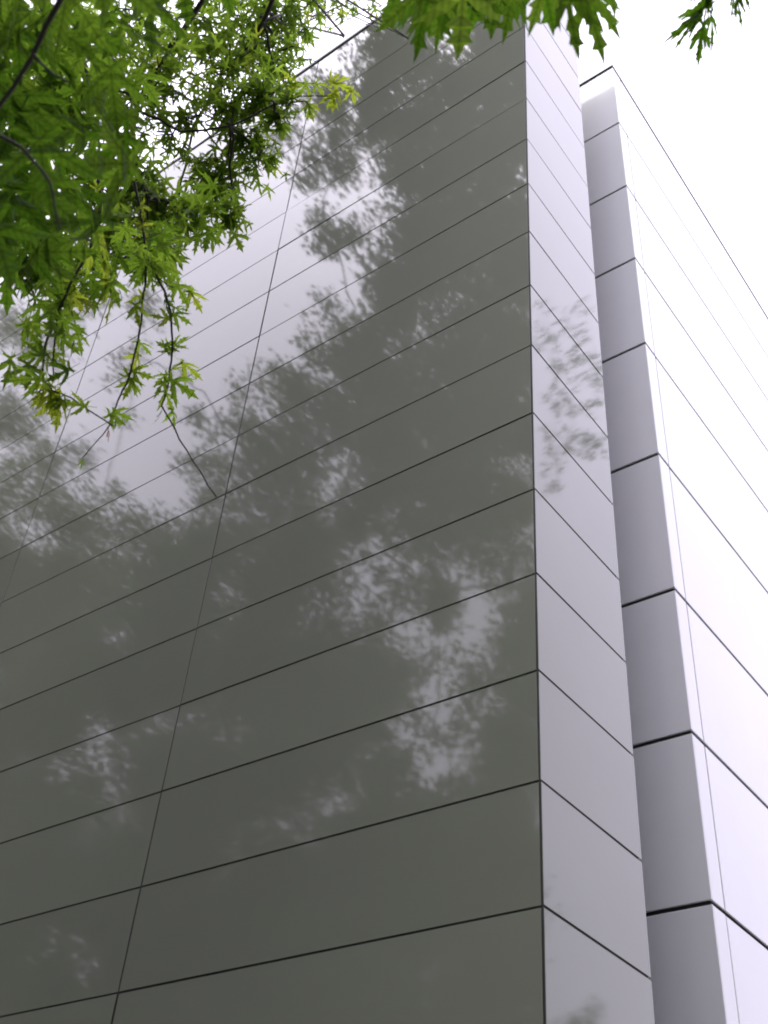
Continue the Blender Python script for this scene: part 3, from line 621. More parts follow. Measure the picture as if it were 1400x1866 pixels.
MIDCL = [([-0.131,-2.752,5.915],0.1,39),
 ([-0.046,-2.751,5.964],0.06,19),
 ([-0.206,-3.039,6.423],0.3,292),
 ([-0.035,-2.823,6.688],0.27,292),
 ([0.091,-2.63,6.92],0.22,234),
 ([-0.033,-2.929,6.024],0.2,156),
 ([0.065,-2.705,6.36],0.2,175),
 ([-0.131,-3.006,5.749],0.17,97),
 ([0.24,-2.62,6.071],0.11,93),
 ([0.112,-2.677,6.025],0.15,89),
 ([0.078,-2.556,5.965],0.13,93),
 ([0.089,-2.447,5.93],0.08,58),
 ([-0.102,-2.586,5.875],0.1,42),
 ([-0.036,-2.526,5.769],0.12,97),
 ([-0.02,-2.44,5.621],0.07,50),
 ([-0.02,-2.888,5.295],0.13,117),
 ([0.045,-2.771,5.17],0.12,107),
 ([0.067,-2.672,5.271],0.08,62),
 ([-0.069,-2.896,5.01],0.13,117),
 ([0.057,-2.771,4.923],0.09,85),
 ([-0.092,-2.922,4.74],0.12,66),
 ([-0.059,-3.112,4.568],0.15,97),
 ([-0.14,-3.264,5.198],0.24,253),
 ([-0.171,-3.337,5.802],0.29,351),
 ([-0.139,-2.957,5.237],0.16,117),
 ([-0.002,-2.332,7.355],0.13,42),
 ([-0.025,-2.349,7.009],0.07,35),
 ([-0.715,-1.631,9.655],0.22,23),
 ([-0.415,-1.441,9.705],0.17,15),
 ([0.161,-2.178,7.929],0.2,58),
 ([-0.138,-3.225,4.805],0.16,136),
 ([0.284,-2.538,5.946],0.05,31),
 ([0.39,-2.6,5.903],0.05,27),
 ([0.262,-3.364,4.879],0.12,117),
 ([0.08,-3.482,5.027],0.14,117),
 ([0.173,-2.553,6.479],0.08,42),
 ([0.226,-2.549,6.954],0.14,78),
 ([-0.029,-2.559,6.845],0.12,78)]
pts, outs = [], []
for c, r, n in MIDCL:
    p, o = cloud(c, r, n); pts.append(p); outs.append(o)
pts = np.concatenate(pts); outs = np.concatenate(outs)
order = np.argsort(np.linalg.norm(pts - np.array(CAM_LOC), axis=1))
free = 300 - n_leaf
for i in order[:free]:
    y = unit(unit(outs[i]) * .35 + RNG.normal(size=3) * .4 + np.array((0, 0, -.75))); L = .11 * RNG.uniform(.8, 1.1)
    put_leaf(tuple(pts[i]), tuple(pts[i] + y * L), RNG.uniform(.8, 1.05), RNG.normal(0, .5), RNG.uniform(.2, .9))
rest = order[free:]
foliage('foliage', M_FOL, maple, pts[rest], outs[rest], .068, S_V, S_T, (.1, .95))
# short shoots that carry the clumps
bm = bmesh.new()
stems = [Vector(p) for pp, _, _ in MID for p in pp]
for c, r, n in MIDCL:
    c = Vector(c); s = min(stems, key=lambda q: (q - c).length)
    q = wander([s, c], 5, .06); tube(bm, [v - ML for v in q], taper(.007, .003, len(q)), 5)
    for k in range(5):
        e = c + Vector([random.gauss(0, .6 * r) for _ in range(3)]); q = wander([c, e], 4, .05); tube(bm, [v - ML for v in q], taper(.004, .0015, len(q)), 4)
o = link('shoots', bm_mesh(bm, 'shoots', True), M_TWIG, maple); o['kind'] = 'stuff'
# the rest of its crown, above and behind the camera; right-hand clumps added to shade the white block
pts, outs = [], []
for c, r, n in [((1.0, -7.4, 8.0), 2.0, 2600), ((-.6, -6.2, 8.6), 1.5, 1700), ((2.6, -7.6, 7.4), 1.6, 1700), ((.9, -8.6, 9.8), 1.9, 2200), ((.8, -7.0, 11.2), 1.5, 1700), ((3.6, -6.2, 6.2), 1.2, 1000), ((-1.4, -5.4, 6.4), 1.1, 900), ((5.4, -6.0, 5.2), 1.3, 1100), ((5.6, -6.6, 3.6), 1.2, 900), ((4.6, -7.2, 7.6), 1.4, 1200), ((6.6, -5.2, 6.4), 1.2, 900)]:
    p, o = cloud(c, r, n); pts.append(p); outs.append(o)
foliage('crown', M_FAR, maple, np.concatenate(pts), np.concatenate(outs), .14, B_V, B_T, (.1, .8))

# ------------------------------------------------------------------ trees that the glossy wall mirrors
REFL = [([-5.54,-3.17,18.23],0.38,1.4400000000000002),
 ([-5.48,-3.68,17.25],0.42,1.62),
 ([-13.74,-5.47,14.02],0.76,1.4850000000000003),
 ([-15.45,-7.09,15.14],0.73,1.35),
 ([-16.33,-6.53,14.99],0.73,1.215),
 ([-1.65,-2.41,17.06],0.58,2.8800000000000003),
 ([-2.27,-2.26,16.74],0.58,2.52),
 ([-1.44,-2.08,15.01],0.44,2.8800000000000003),
 ([-3.11,-2.26,16.72],0.46,1.8),
 ([-3.81,-2.18,18.62],0.46,1.8),
 ([-5.36,-2.98,18.99],0.49,1.62),
 ([-5.87,-3.05,18.71],0.39,1.08),
 ([-2.14,-3.2,15.93],0.48,2.7),
 ([-15.93,-3.89,21.53],0.82,0.945),
 ([-18.14,-5.3,21.43],1.01,1.215),
 ([-15.74,-5.75,18.03],0.76,1.215),
 ([-16.74,-5.4,18.24],0.78,1.35),
 ([-3.11,-4.75,13.56],0.54,2.7),
 ([-3.8,-4.62,12.13],0.58,2.7),
 ([-4.67,-2.57,19.83],0.7,1.8),
 ([-5.07,-2.39,18.55],0.62,1.35),
 ([-4.02,-2.55,17.9],0.45,1.62),
 ([-5.91,-2.52,20.31],0.42,1.08),
 ([-3.34,-2.2,17.8],0.35,1.08),
 ([-4.99,-3.12,18.83],0.48,1.4400000000000002),
 ([-6.44,-2.54,18.88],0.3,0.945),
 ([-6.64,-3.11,20.21],0.48,0.675),
 ([-5.42,-3.41,18.61],0.54,1.4400000000000002),
 ([-6.45,-3.4,19.01],0.42,0.81),
 ([-5.66,-3.56,16.66],0.41,1.8),
 ([-6.21,-3.75,17.91],0.29,1.215),
 ([-2.36,-2.49,18.02],0.71,1.8),
 ([-2.22,-2.89,16.59],0.75,2.52),
 ([-2.93,-2.99,16.38],0.67,2.16),
 ([-3.32,-2.8,15.37],0.52,2.3400000000000003),
 ([-3.68,-2.73,17.19],0.39,1.26),
 ([-2.13,-2.79,14.22],0.8,2.8800000000000003),
 ([-3.72,-3.64,15.25],0.69,2.7),
 ([-4.08,-3.57,14.19],0.62,2.7),
 ([-2.86,-3.94,13.96],0.91,3.24),
 ([-6.09,-4.85,15.52],0.54,1.9800000000000002),
 ([-6.47,-4.01,14.32],0.46,1.215),
 ([-6.33,-4.66,14.21],0.68,1.4850000000000003),
 ([-3.95,-4.02,12.94],0.89,3.24),
 ([-3.08,-4.69,12.2],0.79,3.24),
 ([-8.68,-4.86,15.17],0.43,1.08),
 ([-8.97,-4.24,15.07],0.28,1.08),
 ([-9.57,-5.05,14.87],0.44,1.215),
 ([-7.59,-5.62,14.33],0.91,2.0250000000000004),
 ([-5.43,-5.28,12.97],0.89,3.06),
 ([-10.35,-5.14,13.91],0.87,2.0250000000000004),
 ([-8.83,-5.68,13.5],1.01,2.43),
 ([-12.59,-4.97,14.78],0.95,1.7550000000000001),
 ([-15.38,-5.18,16.18],1.32,2.0250000000000004),
 ([-12.95,-5.43,16.12],0.45,1.08),
 ([-12.91,-3.74,19.94],0.61,0.675),
 ([-11.84,-4.18,19.85],0.53,0.675),
 ([-11.32,-3.99,17.81],0.44,0.675),
 ([-16.99,-4.82,22.32],0.86,0.81),
 ([-17.78,-5.65,20.38],0.85,1.08),
 ([-15.49,-5.77,18.75],0.64,0.81),
 ([-12.88,-5.35,18.18],0.29,0.54),
 ([-10.54,-4.77,17.59],0.27,0.405),
 ([-4.05,-5.55,11.49],0.88,3.06),
 ([-6.52,-4.87,11.31],0.62,2.0250000000000004),
 ([-15.44,-5.13,14.64],1.1,2.43),
 ([-15.4,-5.93,15.18],1.12,2.43),
 ([-14.33,-7.14,15.5],1.12,2.43),
 ([-10.03,-5.51,12.7],0.88,2.43),
 ([-8.78,-5.89,12.31],0.84,2.43),
 ([-7.37,-5.78,11.93],0.79,2.43),
 ([-5.47,-6.47,11.31],0.47,3.24),
 ([-4.39,-6.76,11.31],0.74,3.24),
 ([-18.24,-6.97,14.84],1.23,2.43),
 ([-12.85,-5.43,11.94],0.81,2.43),
 ([-11.38,-5.76,11.82],0.91,2.43),
 ([-11.44,-6.55,12.53],0.94,2.43),
 ([-8.75,-6.1,11.02],0.82,2.43),
 ([-7.05,-5.93,10.37],0.75,2.43),
 ([-6.2,-6.41,10.41],0.47,3.24),
 ([-3.77,-5.78,9.43],0.64,3.24),
 ([-15.4,-5.71,11.81],1.04,2.43),
 ([-15.6,-7.64,12.58],1.11,2.43),
 ([-14.58,-7.91,12.77],1.08,2.43),
 ([-10.55,-6.63,11.04],0.88,2.43),
 ([-9.22,-6.44,10.2],0.82,2.43),
 ([-8.67,-7.86,10.76],0.54,2.43),
 ([-7.19,-7.34,10.15],0.79,3.24),
 ([-4.58,-6.92,9.05],0.53,3.24),
 ([-18.94,-8.13,12.7],1.24,2.43),
 ([-16.41,-8.28,11.9],0.82,2.43),
 ([-9.89,-5.18,8.97],0.78,2.43),
 ([-10.05,-6.58,9.31],0.83,2.43),
 ([-10.36,-8.06,10.5],0.91,2.43),
 ([-6.65,-5.35,8.26],0.67,2.43),
 ([-4.92,-5.99,7.9],0.6,3.24),
 ([-5.19,-7.74,8.96],0.73,3.24),
 ([-17.89,-8.3,10.97],1.17,2.43),
 ([-11.95,-5.55,8.58],0.86,2.43),
 ([-12.23,-7.16,9.38],0.92,2.43),
 ([-10.45,-6.82,8.62],0.84,2.43),
 ([-10.16,-7.74,9.1],0.86,2.43),
 ([-8.93,-8.28,8.71],0.84,2.43),
 ([-6.69,-7.12,7.81],0.72,3.24),
 ([-4.74,-5.73,6.91],0.61,3.24),
 ([-4.49,-6.68,7.34],0.64,3.24),
 ([-15.32,-7.32,8.45],0.75,2.43),
 ([-12.37,-6.42,7.93],0.56,2.43),
 ([-9.34,-5.04,6.79],0.72,2.43),
 ([-9.03,-5.72,7.09],0.74,2.43),
 ([-8.52,-6.47,7.32],0.75,2.43),
 ([-8.13,-7.47,7.44],0.77,2.43),
 ([-7.38,-7.88,7.51],0.76,3.24),
 ([-5.04,-6.04,6.42],0.62,3.24),
 ([-5.51,-8.11,7.09],0.71,3.24),
 ([-19.23,-9.97,8.69],1.23,2.43),
 ([-11.16,-5.71,6.48],0.6,2.43),
 ([-9.86,-5.98,6.27],0.76,2.43),
 ([-13.51,-10.09,8.23],1.02,2.43),
 ([-11.76,-9.88,7.97],0.96,2.43),
 ([-6.53,-5.75,5.94],0.64,2.43),
 ([-6.1,-6.34,5.97],0.65,3.24),
 ([-5.3,-6.81,5.86],0.64,3.24),
 ([-5.09,-7.49,6.08],0.67,3.24),
 ([-3.81,-2.63,20.78],0.59,1.2694455312448385),
 ([-2.81,-2.17,18.6],0.53,1.7991917223277591),
 ([-1.77,-2.17,17.43],0.49,1.164203162684271),
 ([-1.35,-2.25,16.7],0.47,1.8984813746408973),
 ([-3.81,-2.4,18.99],0.55,1.9440075827191383),
 ([-2.95,-2.31,17.65],0.51,1.045191797148494),
 ([-2.07,-2.19,16.56],0.47,1.0332462744426882),
 ([-1.48,-2.11,15.86],0.45,1.5654885557818183),
 ([-4.01,-2.13,17.57],0.51,1.0048477084273284),
 ([-3.61,-2.77,18.03],0.53,1.4439418715548842),
 ([-2.63,-2.66,16.95],0.49,1.327975404617876),
 ([-2.16,-2.63,16.52],0.48,1.8066330176072187),
 ([-1.2,-2.51,15.35],0.44,1.2689892291673854),
 ([-4.24,-2.7,17.86],0.53,1.4392284976363077),
 ([-3.05,-2.62,16.58],0.48,1.541409245378409),
 ([-2.5,-2.92,16.08],0.47,1.3915067548899074),
 ([-1.8,-2.56,15.38],0.44,0.9946607068291636),
 ([-4.24,-3.35,17.39],0.52,1.6699131960901727),
 ([-3.11,-2.75,15.68],0.46,1.5699966063358923),
 ([-2.22,-2.91,15.21],0.45,1.0064925132914764),
 ([-1.74,-3.15,15.2],0.45,1.4773415020748635),
 ([-4.14,-3.27,16.53],0.5,1.6375629677371861),
 ([-3.48,-3.45,16.17],0.49,1.015831492228704),
 ([-2.78,-3.48,15.47],0.47,1.7336130958200326),
 ([-1.75,-3.09,14.23],0.42,1.105802053424644),
 ([-3.98,-3.44,15.54],0.48,1.0065345741075122),
 ([-3.11,-3.04,14.43],0.44,1.185478743888912),
 ([-2.58,-3.41,14.37],0.44,1.1267939822538087),
 ([-2.2,-3.84,15.0],0.45,1.441884205020984),
 ([-3.82,-3.17,14.72],0.45,1.7930188930229691),
 ([-3.67,-4.18,15.53],0.48,1.9383830493602197),
 ([-3.05,-4.08,15.05],0.47,1.4763981628982845),
 ([-2.15,-4.03,14.19],0.44,1.3107063407613946),
 ([-4.31,-3.53,14.63],0.46,1.295162086597018),
 ([-4.39,-4.44,15.36],0.49,1.4895964678532132),
 ([-3.71,-4.62,15.01],0.48,1.3344543456559852),
 ([-2.31,-3.74,13.38],0.42,1.9600898039592125),
 ([-5.16,-3.79,14.53],0.47,1.7830427893864602),
 ([-4.36,-3.82,14.0],0.45,1.6521760347931471),
 ([-3.7,-4.02,13.59],0.44,1.554706363565318),
 ([-3.04,-3.9,13.35],0.43,1.7832341751273868),
 ([-2.08,-3.76,12.33],0.39,1.4410527884005702),
 ([-6.01,-4.08,14.73],0.49,1.0207161033012382),
 ([-5.3,-4.25,14.55],0.48,1.6398519470982922),
 ([-4.97,-4.79,14.77],0.49,1.0081386552666232),
 ([-4.26,-5.23,14.45],0.48,1.8556372627583864),
 ([-2.67,-3.8,12.38],0.4,1.917792998134472),
 ([-2.99,-5.02,13.72],0.45,1.8514199237730729),
 ([-8.1,-5.25,16.34],0.57,1.3637849798074748),
 ([-7.22,-5.53,15.6],0.55,1.4427338429223167),
 ([-5.58,-4.71,14.32],0.49,1.5450038806481075),
 ([-4.59,-4.57,13.54],0.46,1.5874904449933058),
 ([-3.74,-4.33,12.85],0.43,1.3014495152452272),
 ([-3.08,-4.4,12.6],0.42,1.603847808229024),
 ([-7.71,-4.61,14.65],0.52,0.9678099041670556),
 ([-6.52,-4.6,14.06],0.49,0.8068105627030702),
 ([-5.99,-4.83,13.99],0.49,1.2900625378849322),
 ([-4.78,-4.36,12.74],0.44,1.28825988022411),
 ([-4.25,-4.51,12.43],0.43,1.1289741960068083),
 ([-3.94,-5.0,12.59],0.44,1.6126281172872259),
 ([-2.83,-4.36,11.52],0.39,1.677751380339752),
 ([-9.33,-5.81,15.56],0.58,1.4665608592431703),
 ([-8.41,-5.58,15.01],0.55,1.2119517286116275),
 ([-6.57,-4.85,13.47],0.49,1.4685144975250715),
 ([-6.05,-5.64,13.92],0.5,1.3836995880958094),
 ([-5.81,-6.02,13.95],0.5,1.70833178720009),
 ([-4.57,-5.69,13.13],0.47,1.7261490084961568),
 ([-3.23,-4.89,11.84],0.41,1.5395899101494086),
 ([-10.1,-5.77,14.91],0.58,1.0053517885660963),
 ([-8.92,-5.85,14.69],0.56,0.8884849328962017),
 ([-8.25,-6.17,14.32],0.55,1.2363299371695515),
 ([-6.31,-5.42,12.86],0.48,1.6523911284153323),
 ([-5.53,-5.07,12.54],0.46,1.742991554797409),
 ([-4.62,-5.33,12.22],0.44,1.8028042788915046),
 ([-3.82,-4.79,11.3],0.41,1.7295788122650688),
 ([-3.94,-6.12,12.43],0.45,1.2824746471848911),
 ([-10.74,-6.12,14.72],0.59,1.163157330871789),
 ([-9.51,-5.93,13.88],0.56,0.7871594749923098),
 ([-8.28,-5.92,13.48],0.53,0.8256871139792102),
 ([-7.93,-6.63,13.83],0.54,1.4564126562562383),
 ([-5.86,-4.98,11.84],0.45,1.2689275512044114),
 ([-5.94,-6.49,12.96],0.49,1.8436739079691498),
 ([-4.59,-5.5,11.47],0.43,1.06570108754145),
 ([-4.18,-5.74,11.74],0.44,1.0364602550752076),
 ([-3.49,-5.64,11.35],0.42,1.288269244432826),
 ([-6.13,-5.49,12.28],0.48,0.5760000000000001),
 ([-5.73,-5.83,11.73],0.47,0.5760000000000001),
 ([-5.77,-6.44,11.54],0.48,0.5760000000000001),
 ([-5.88,-6.11,10.99],0.47,0.5760000000000001),
 ([-4.98,-5.96,10.03],0.44,0.5760000000000001),
 ([-4.31,-5.54,8.92],0.4,0.5760000000000001),
 ([-5.45,-6.16,9.61],0.44,0.5760000000000001),
 ([-5.33,-6.54,9.03],0.44,0.5760000000000001),
 ([-5.44,-5.63,7.95],0.41,0.5760000000000001),
 ([-11.55,-5.62,9.18],0.54,0.43200000000000005),
 ([-13.9,-7.24,8.0],0.6,0.43200000000000005),
 ([-6.96,-5.54,9.24],0.45,0.43200000000000005),
 ([-6.17,-5.42,11.34],0.47,0.5760000000000001),
 ([-4.59,-6.21,8.74],0.42,0.5760000000000001),
 ([-17.83,-7.0,15.37],1.43,2.16),
 ([-14.94,-7.01,14.24],1.28,2.16),
 ([-12.22,-6.86,12.99],1.14,2.16),
 ([-10.28,-6.36,12.67],1.05,2.16),
 ([-8.8,-6.54,11.61],0.98,2.16),
 ([-6.39,-5.83,10.37],0.84,2.8800000000000003),
 ([-19.7,-7.78,14.17],1.49,2.16),
 ([-17.2,-8.13,13.46],1.38,2.16),
 ([-14.78,-8.13,13.56],1.29,2.16),
 ([-10.12,-6.61,11.28],1.01,2.16),
 ([-7.55,-7.11,10.43],0.92,2.8800000000000003),
 ([-4.14,-6.59,9.35],0.78,2.8800000000000003),
 ([-18.99,-8.33,12.53],1.44,2.16),
 ([-13.06,-8.27,11.22],1.17,2.16),
 ([-10.06,-7.1,9.68],0.99,2.16),
 ([-8.96,-7.21,9.38],0.95,2.16),
 ([-20.49,-9.56,11.25],1.5,2.16),
 ([-15.45,-8.69,10.1],1.25,2.16),
 ([-12.63,-7.62,9.13],1.09,2.16),
 ([-11.13,-8.01,9.15],1.04,2.16),
 ([-9.89,-8.32,8.73],1.0,2.16),
 ([-8.57,-8.95,8.86],0.98,2.8800000000000003),
 ([-7.39,-9.07,9.02],0.96,2.8800000000000003),
 ([-5.63,-9.21,8.37],0.9,2.8800000000000003),
 ([-11.41,-7.53,7.59],1.01,2.16),
 ([-10.02,-7.43,7.56],0.95,2.16),
 ([-9.46,-8.88,8.07],1.0,2.16),
 ([-8.36,-9.01,7.97],0.96,2.8800000000000003),
 ([-5.9,-7.45,7.0],0.81,2.8800000000000003),
 ([-5.17,-8.54,6.88],0.83,2.8800000000000003),
 ([-18.07,-9.3,7.75],1.34,2.16),
 ([-14.94,-9.15,7.27],1.2,2.16),
 ([-13.47,-9.42,7.65],1.15,2.16),
 ([-10.85,-8.61,7.04],1.02,2.16),
 ([-9.21,-8.38,6.89],0.95,2.16),
 ([-8.45,-8.82,6.4],0.93,2.8800000000000003),
 ([-6.97,-9.04,6.53],0.9,2.8800000000000003),
 ([-4.91,-7.86,6.17],0.78,2.8800000000000003)]
NARROW = [([4.75,10.09,21.07],0.16,0.3),
 ([5.15,10.92,21.61],0.15,0.3),
 ([5.47,11.91,23.81],0.13,0.3),
 ([4.79,9.67,20.68],0.1,0.3),
 ([5.25,9.4,20.33],0.08,0.3),
 ([4.58,8.29,19.32],0.11,0.3),
 ([5.16,9.3,19.89],0.15,0.3),
 ([4.75,10.04,21.25],0.09,0.3),
 ([4.87,9.72,20.34],0.11,0.3),
 ([4.77,8.69,19.85],0.11,0.3),
 ([5.46,10.69,21.86],0.11,0.3),
 ([5.08,10.22,20.75],0.12,0.3),
 ([5.28,11.75,23.12],0.15,0.3),
 ([4.62,8.75,19.59],0.1,0.3),
 ([5.47,10.5,20.99],0.14,0.3),
 ([4.78,8.52,18.33],0.12,0.3),
 ([4.55,10.08,19.89],0.09,0.3),
 ([5.46,11.48,21.3],0.13,0.3),
 ([4.84,9.13,19.3],0.14,0.3),
 ([5.21,11.01,21.04],0.12,0.3),
 ([5.21,10.96,20.64],0.15,0.3),
 ([5.44,10.54,20.7],0.1,0.3),
 ([5.26,11.09,21.54],0.15,0.3),
 ([4.64,10.59,19.93],0.12,0.3),
 ([5.24,9.69,20.29],0.09,0.3),
 ([4.69,8.36,18.27],0.12,0.3),
 ([4.52,9.49,19.08],0.12,0.3),
 ([5.36,11.17,21.75],0.09,0.3),
 ([4.81,10.63,20.13],0.09,0.3),
 ([5.04,9.43,19.63],0.09,0.3),
 ([4.98,10.86,20.42],0.14,0.3),
 ([5.18,10.11,20.38],0.13,0.3),
 ([4.56,8.92,18.59],0.09,0.3),
 ([5.44,11.85,22.38],0.16,0.3),
 ([4.79,9.01,19.11],0.12,0.3),
 ([5.05,9.14,19.18],0.09,0.3),
 ([4.63,8.94,17.81],0.13,0.3),
 ([5.15,11.91,20.78],0.14,0.3),
 ([4.88,9.65,19.11],0.13,0.3),
 ([5.23,11.98,21.37],0.15,0.3),
 ([5.45,11.93,21.06],0.11,0.3),
 ([5.43,10.72,20.25],0.15,0.3),
 ([5.38,11.04,20.78],0.13,0.3),
 ([5.26,12.23,21.58],0.15,0.3),
 ([4.96,11.28,19.96],0.13,0.3),
 ([5.08,10.32,19.3],0.1,0.3),
 ([4.57,8.63,17.77],0.07,0.3),
 ([4.65,8.76,18.14],0.09,0.3),
 ([4.68,10.74,19.58],0.09,0.3),
 ([4.51,10.25,18.95],0.1,0.3),
 ([5.46,10.99,20.49],0.11,0.3),
 ([5.35,11.99,20.89],0.13,0.3),
 ([4.78,10.99,19.82],0.11,0.3),
 ([5.31,11.15,20.66],0.1,0.3),
 ([5.21,9.88,19.32],0.14,0.3),
 ([4.56,9.85,19.1],0.08,0.3),
 ([4.58,8.83,18.07],0.08,0.3),
 ([5.23,12.04,20.68],0.14,0.3),
 ([5.17,10.26,19.53],0.11,0.3),
 ([5.14,10.03,19.44],0.09,0.3),
 ([4.73,11.06,19.8],0.09,0.3),
 ([4.5,9.71,18.51],0.1,0.3),
 ([5.23,9.46,18.14],0.12,0.3),
 ([5.34,10.77,18.72],0.1,0.3),
 ([4.78,8.77,17.23],0.09,0.3),
 ([4.71,8.93,16.9],0.08,0.3),
 ([4.54,8.97,17.1],0.13,0.3),
 ([5.23,9.39,17.81],0.08,0.3),
 ([5.18,9.91,18.21],0.12,0.3),
 ([4.62,8.92,17.27],0.11,0.3),
 ([5.21,9.73,17.96],0.1,0.3),
 ([4.82,9.72,17.58],0.11,0.3),
 ([5.35,10.18,18.35],0.14,0.3),
 ([4.9,9.71,17.65],0.08,0.3),
 ([5.37,11.14,19.16],0.13,0.3),
 ([4.92,9.23,17.98],0.12,0.3),
 ([5.26,9.98,18.78],0.09,0.3),
 ([4.78,10.03,18.6],0.12,0.3),
 ([4.86,9.61,18.08],0.14,0.3),
 ([5.18,10.23,18.59],0.13,0.3),
 ([4.77,8.95,17.66],0.07,0.3),
 ([4.54,9.21,17.21],0.1,0.3),
 ([5.24,9.77,18.1],0.12,0.3),
 ([4.95,9.31,17.34],0.08,0.3),
 ([5.21,11.41,19.25],0.15,0.3),
 ([4.82,10.71,18.72],0.11,0.3),
 ([5.32,12.08,20.27],0.11,0.3),
 ([4.57,9.89,17.86],0.14,0.3),
 ([5.39,10.92,19.14],0.08,0.3),
 ([4.96,11.41,19.53],0.15,0.3),
 ([4.82,10.48,18.53],0.14,0.3),
 ([5.5,12.46,20.73],0.11,0.3),
 ([5.44,9.7,17.45],0.12,0.3),
 ([4.56,9.04,15.99],0.07,0.3),
 ([4.86,9.52,16.47],0.13,0.3),
 ([5.19,9.85,17.33],0.08,0.3),
 ([5.35,10.35,18.01],0.12,0.3),
 ([4.74,9.28,16.59],0.07,0.3),
 ([4.97,8.93,16.37],0.1,0.3),
 ([5.35,9.61,17.17],0.09,0.3),
 ([5.31,10.35,17.26],0.1,0.3),
 ([4.8,8.68,16.09],0.09,0.3),
 ([5.21,9.41,16.47],0.1,0.3),
 ([5.4,9.77,17.04],0.12,0.3),
 ([4.65,8.5,15.42],0.12,0.3),
 ([5.18,9.63,17.06],0.14,0.3),
 ([4.56,8.2,15.46],0.11,0.3),
 ([4.65,9.07,16.09],0.12,0.3),
 ([4.74,9.53,16.73],0.11,0.3),
 ([5.4,9.56,17.38],0.11,0.3),
 ([5.48,10.57,18.28],0.08,0.3),
 ([5.23,9.73,16.76],0.12,0.3),
 ([4.55,10.28,17.1],0.1,0.3),
 ([4.58,10.62,17.58],0.13,0.3),
 ([5.09,10.92,17.56],0.12,0.3),
 ([5.19,11.04,18.26],0.15,0.3),
 ([5.27,11.93,18.48],0.1,0.3),
 ([5.47,11.62,18.81],0.12,0.3),
 ([5.0,9.77,16.73],0.1,0.3),
 ([4.65,10.23,17.22],0.08,0.3),
 ([5.29,10.96,17.85],0.11,0.3),
 ([5.21,10.61,17.9],0.12,0.3),
 ([5.2,10.97,18.23],0.11,0.3),
 ([5.17,10.65,17.42],0.09,0.3),
 ([4.64,9.71,16.85],0.09,0.3),
 ([5.13,10.91,17.6],0.13,0.3),
 ([4.82,9.45,16.41],0.12,0.3),
 ([4.59,9.72,16.61],0.1,0.3),
 ([4.57,9.77,16.76],0.11,0.3),
 ([5.44,11.11,18.44],0.13,0.3),
 ([5.1,11.19,18.13],0.11,0.3),
 ([4.98,10.07,17.39],0.13,0.3),
 ([4.53,10.03,16.83],0.09,0.3),
 ([4.64,10.04,16.85],0.07,0.3),
 ([4.87,11.11,17.71],0.09,0.3),
 ([5.16,11.17,17.82],0.09,0.3),
 ([4.88,10.45,17.18],0.08,0.3),
 ([4.92,10.71,17.72],0.11,0.3),
 ([4.6,8.46,14.58],0.11,0.3),
 ([5.23,9.74,16.63],0.09,0.3),
 ([5.02,9.4,15.36],0.09,0.3),
 ([4.82,8.94,15.1],0.12,0.3),
 ([4.57,8.15,14.84],0.11,0.3),
 ([4.94,8.85,15.04],0.12,0.3),
 ([5.07,9.51,16.03],0.09,0.3),
 ([5.46,9.66,16.27],0.11,0.3),
 ([4.56,8.68,15.28],0.09,0.3),
 ([4.85,8.54,14.63],0.08,0.3),
 ([4.61,8.66,15.29],0.09,0.3),
 ([4.8,9.05,15.58],0.08,0.3),
 ([9.0,16.79,8.78],0.42,1.2),
 ([9.0,15.7,8.18],0.4,1.2)]
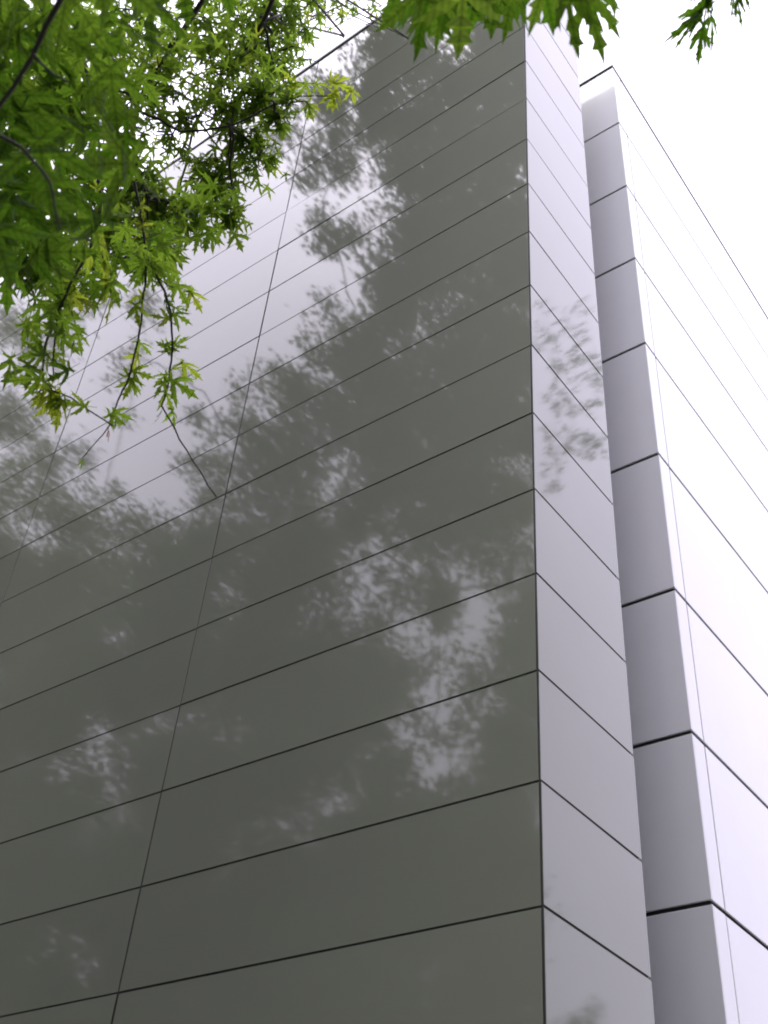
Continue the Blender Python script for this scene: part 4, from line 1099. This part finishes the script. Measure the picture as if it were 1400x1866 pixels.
def tree(x, y, h, clumps, label, r0=.3, leaf=.105, grp=None, thin=1.):
    t = thing('maple_tree', label, 'tree', (x, y, 0), grp)
    spine = wander([(x, y, 0), (x + .1, y, h * .2), (x - .15, y + .1, h * .4), (x, y, h * .62)], 5, .02)
    paths = [(spine, taper(r0, r0 * .4, len(spine)))]
    nodes = [(p, r0 * .5) for p in spine[4:]]
    for c, r, dn in sorted(clumps, key=lambda c: min((Vector(c[0]) - p).length for p in spine[4:])):
        c = Vector(c); p, pr = min(nodes, key=lambda n: (n[0] - c).length + (0 if n[0].z < c.z + .5 else 2))
        rr_ = max(.014, pr * .62)
        q = wander([p, p.lerp(c, .5) + Vector((0, 0, .12)), c], 3, .05)
        paths.append((q, taper(min(rr_, .07) * thin, .012 * thin, len(q)))); nodes.append((c, rr_))
    tube_obj('trunk', paths, M_BARK, t, 7)
    pts, outs = [], []
    for c, r, dn in clumps:
        # several smaller sprays make up one bough
        ns = 5 if r > .35 else 1
        for k in range(ns):
            sub = np.array(c) + RNG.normal(size=3) * r * (.45 if ns > 1 else 0)
            p, o = cloud(sub, r * (.66 if ns > 1 else 1), max(3, int(dn * math.pi * r * r / (.23 * leaf * leaf) / ns))); pts.append(p); outs.append(o)
    foliage('crown', M_FAR, t, np.concatenate(pts), np.concatenate(outs), leaf, B_V, B_T, (.05, .85))
    return t
sites = [(-3.0, -7.6, 17, 'tall maple beside the grey wall, mirrored as the dark column in its panels', .2),
         (-9.0, -6.2, 16, 'broad maple further along the wall, mirrored low in the dark panels', .18),
         (-14.0, -6.6, 17, 'maple at the far end of the wall, mirrored at the left edge of the panels', .18)]
by = {i: [] for i in range(len(sites))}
for c in REFL:
    i = min(by, key=lambda k: (c[0][0] - sites[k][0]) ** 2 + (c[0][1] - sites[k][1]) ** 2); by[i].append(c)
for i, (x, y, h, lab, r0) in enumerate(sites):
    if by[i]: tree(x, y, h, by[i], lab, r0)
tree(8.2, 9.5, 15, NARROW + [((8.5, 10.2, 9), 1.5, 1.), ((9.2, 8.6, 11), 1.5, 1.), ((8.4, 9.0, 6.5), 1.3, 1.)], 'slim maple mirrored faintly in the narrow lilac side of the grey corner', .12, .075, None, .25)

# ------------------------------------------------------------------ wood behind the lawn: dark mass low in the reflections, also added to block sky light
pts, outs = [], []
for k in range(240):
    x = random.uniform(-34, 15); y = random.uniform(-17, -10.5); z = random.uniform(.6, 9.5) + random.uniform(0, 2)
    if k >= 170: x = random.uniform(12.5, 17); y = random.uniform(-15, 26); z = random.uniform(.6, 5.6)  # stretch on the right, added to darken the lower side faces
    r = random.uniform(1.3, 2.2)
    p, o = cloud((x, y, z), r, 330); pts.append(p); outs.append(o)
foliage('wood', M_FAR, None, np.concatenate(pts), np.concatenate(outs), .36, B_V, B_T, (0, .7))
tree(6.5, -4.6, 12, [((6.5 + 1.7 * math.cos(a) * q, -4.6 + 1.7 * math.sin(a) * q, z), 1.25, 1.5) for z, q in ((3.4, 1), (5.2, 1.15), (7.0, 1), (8.8, .7)) for a in (0.2, 1.4, 2.7, 3.9, 5.1)],
     'unseen round headed maple added on the right to shade the white return face', .24, .2)  # out-of-view tree added to keep sky light off the recessed face
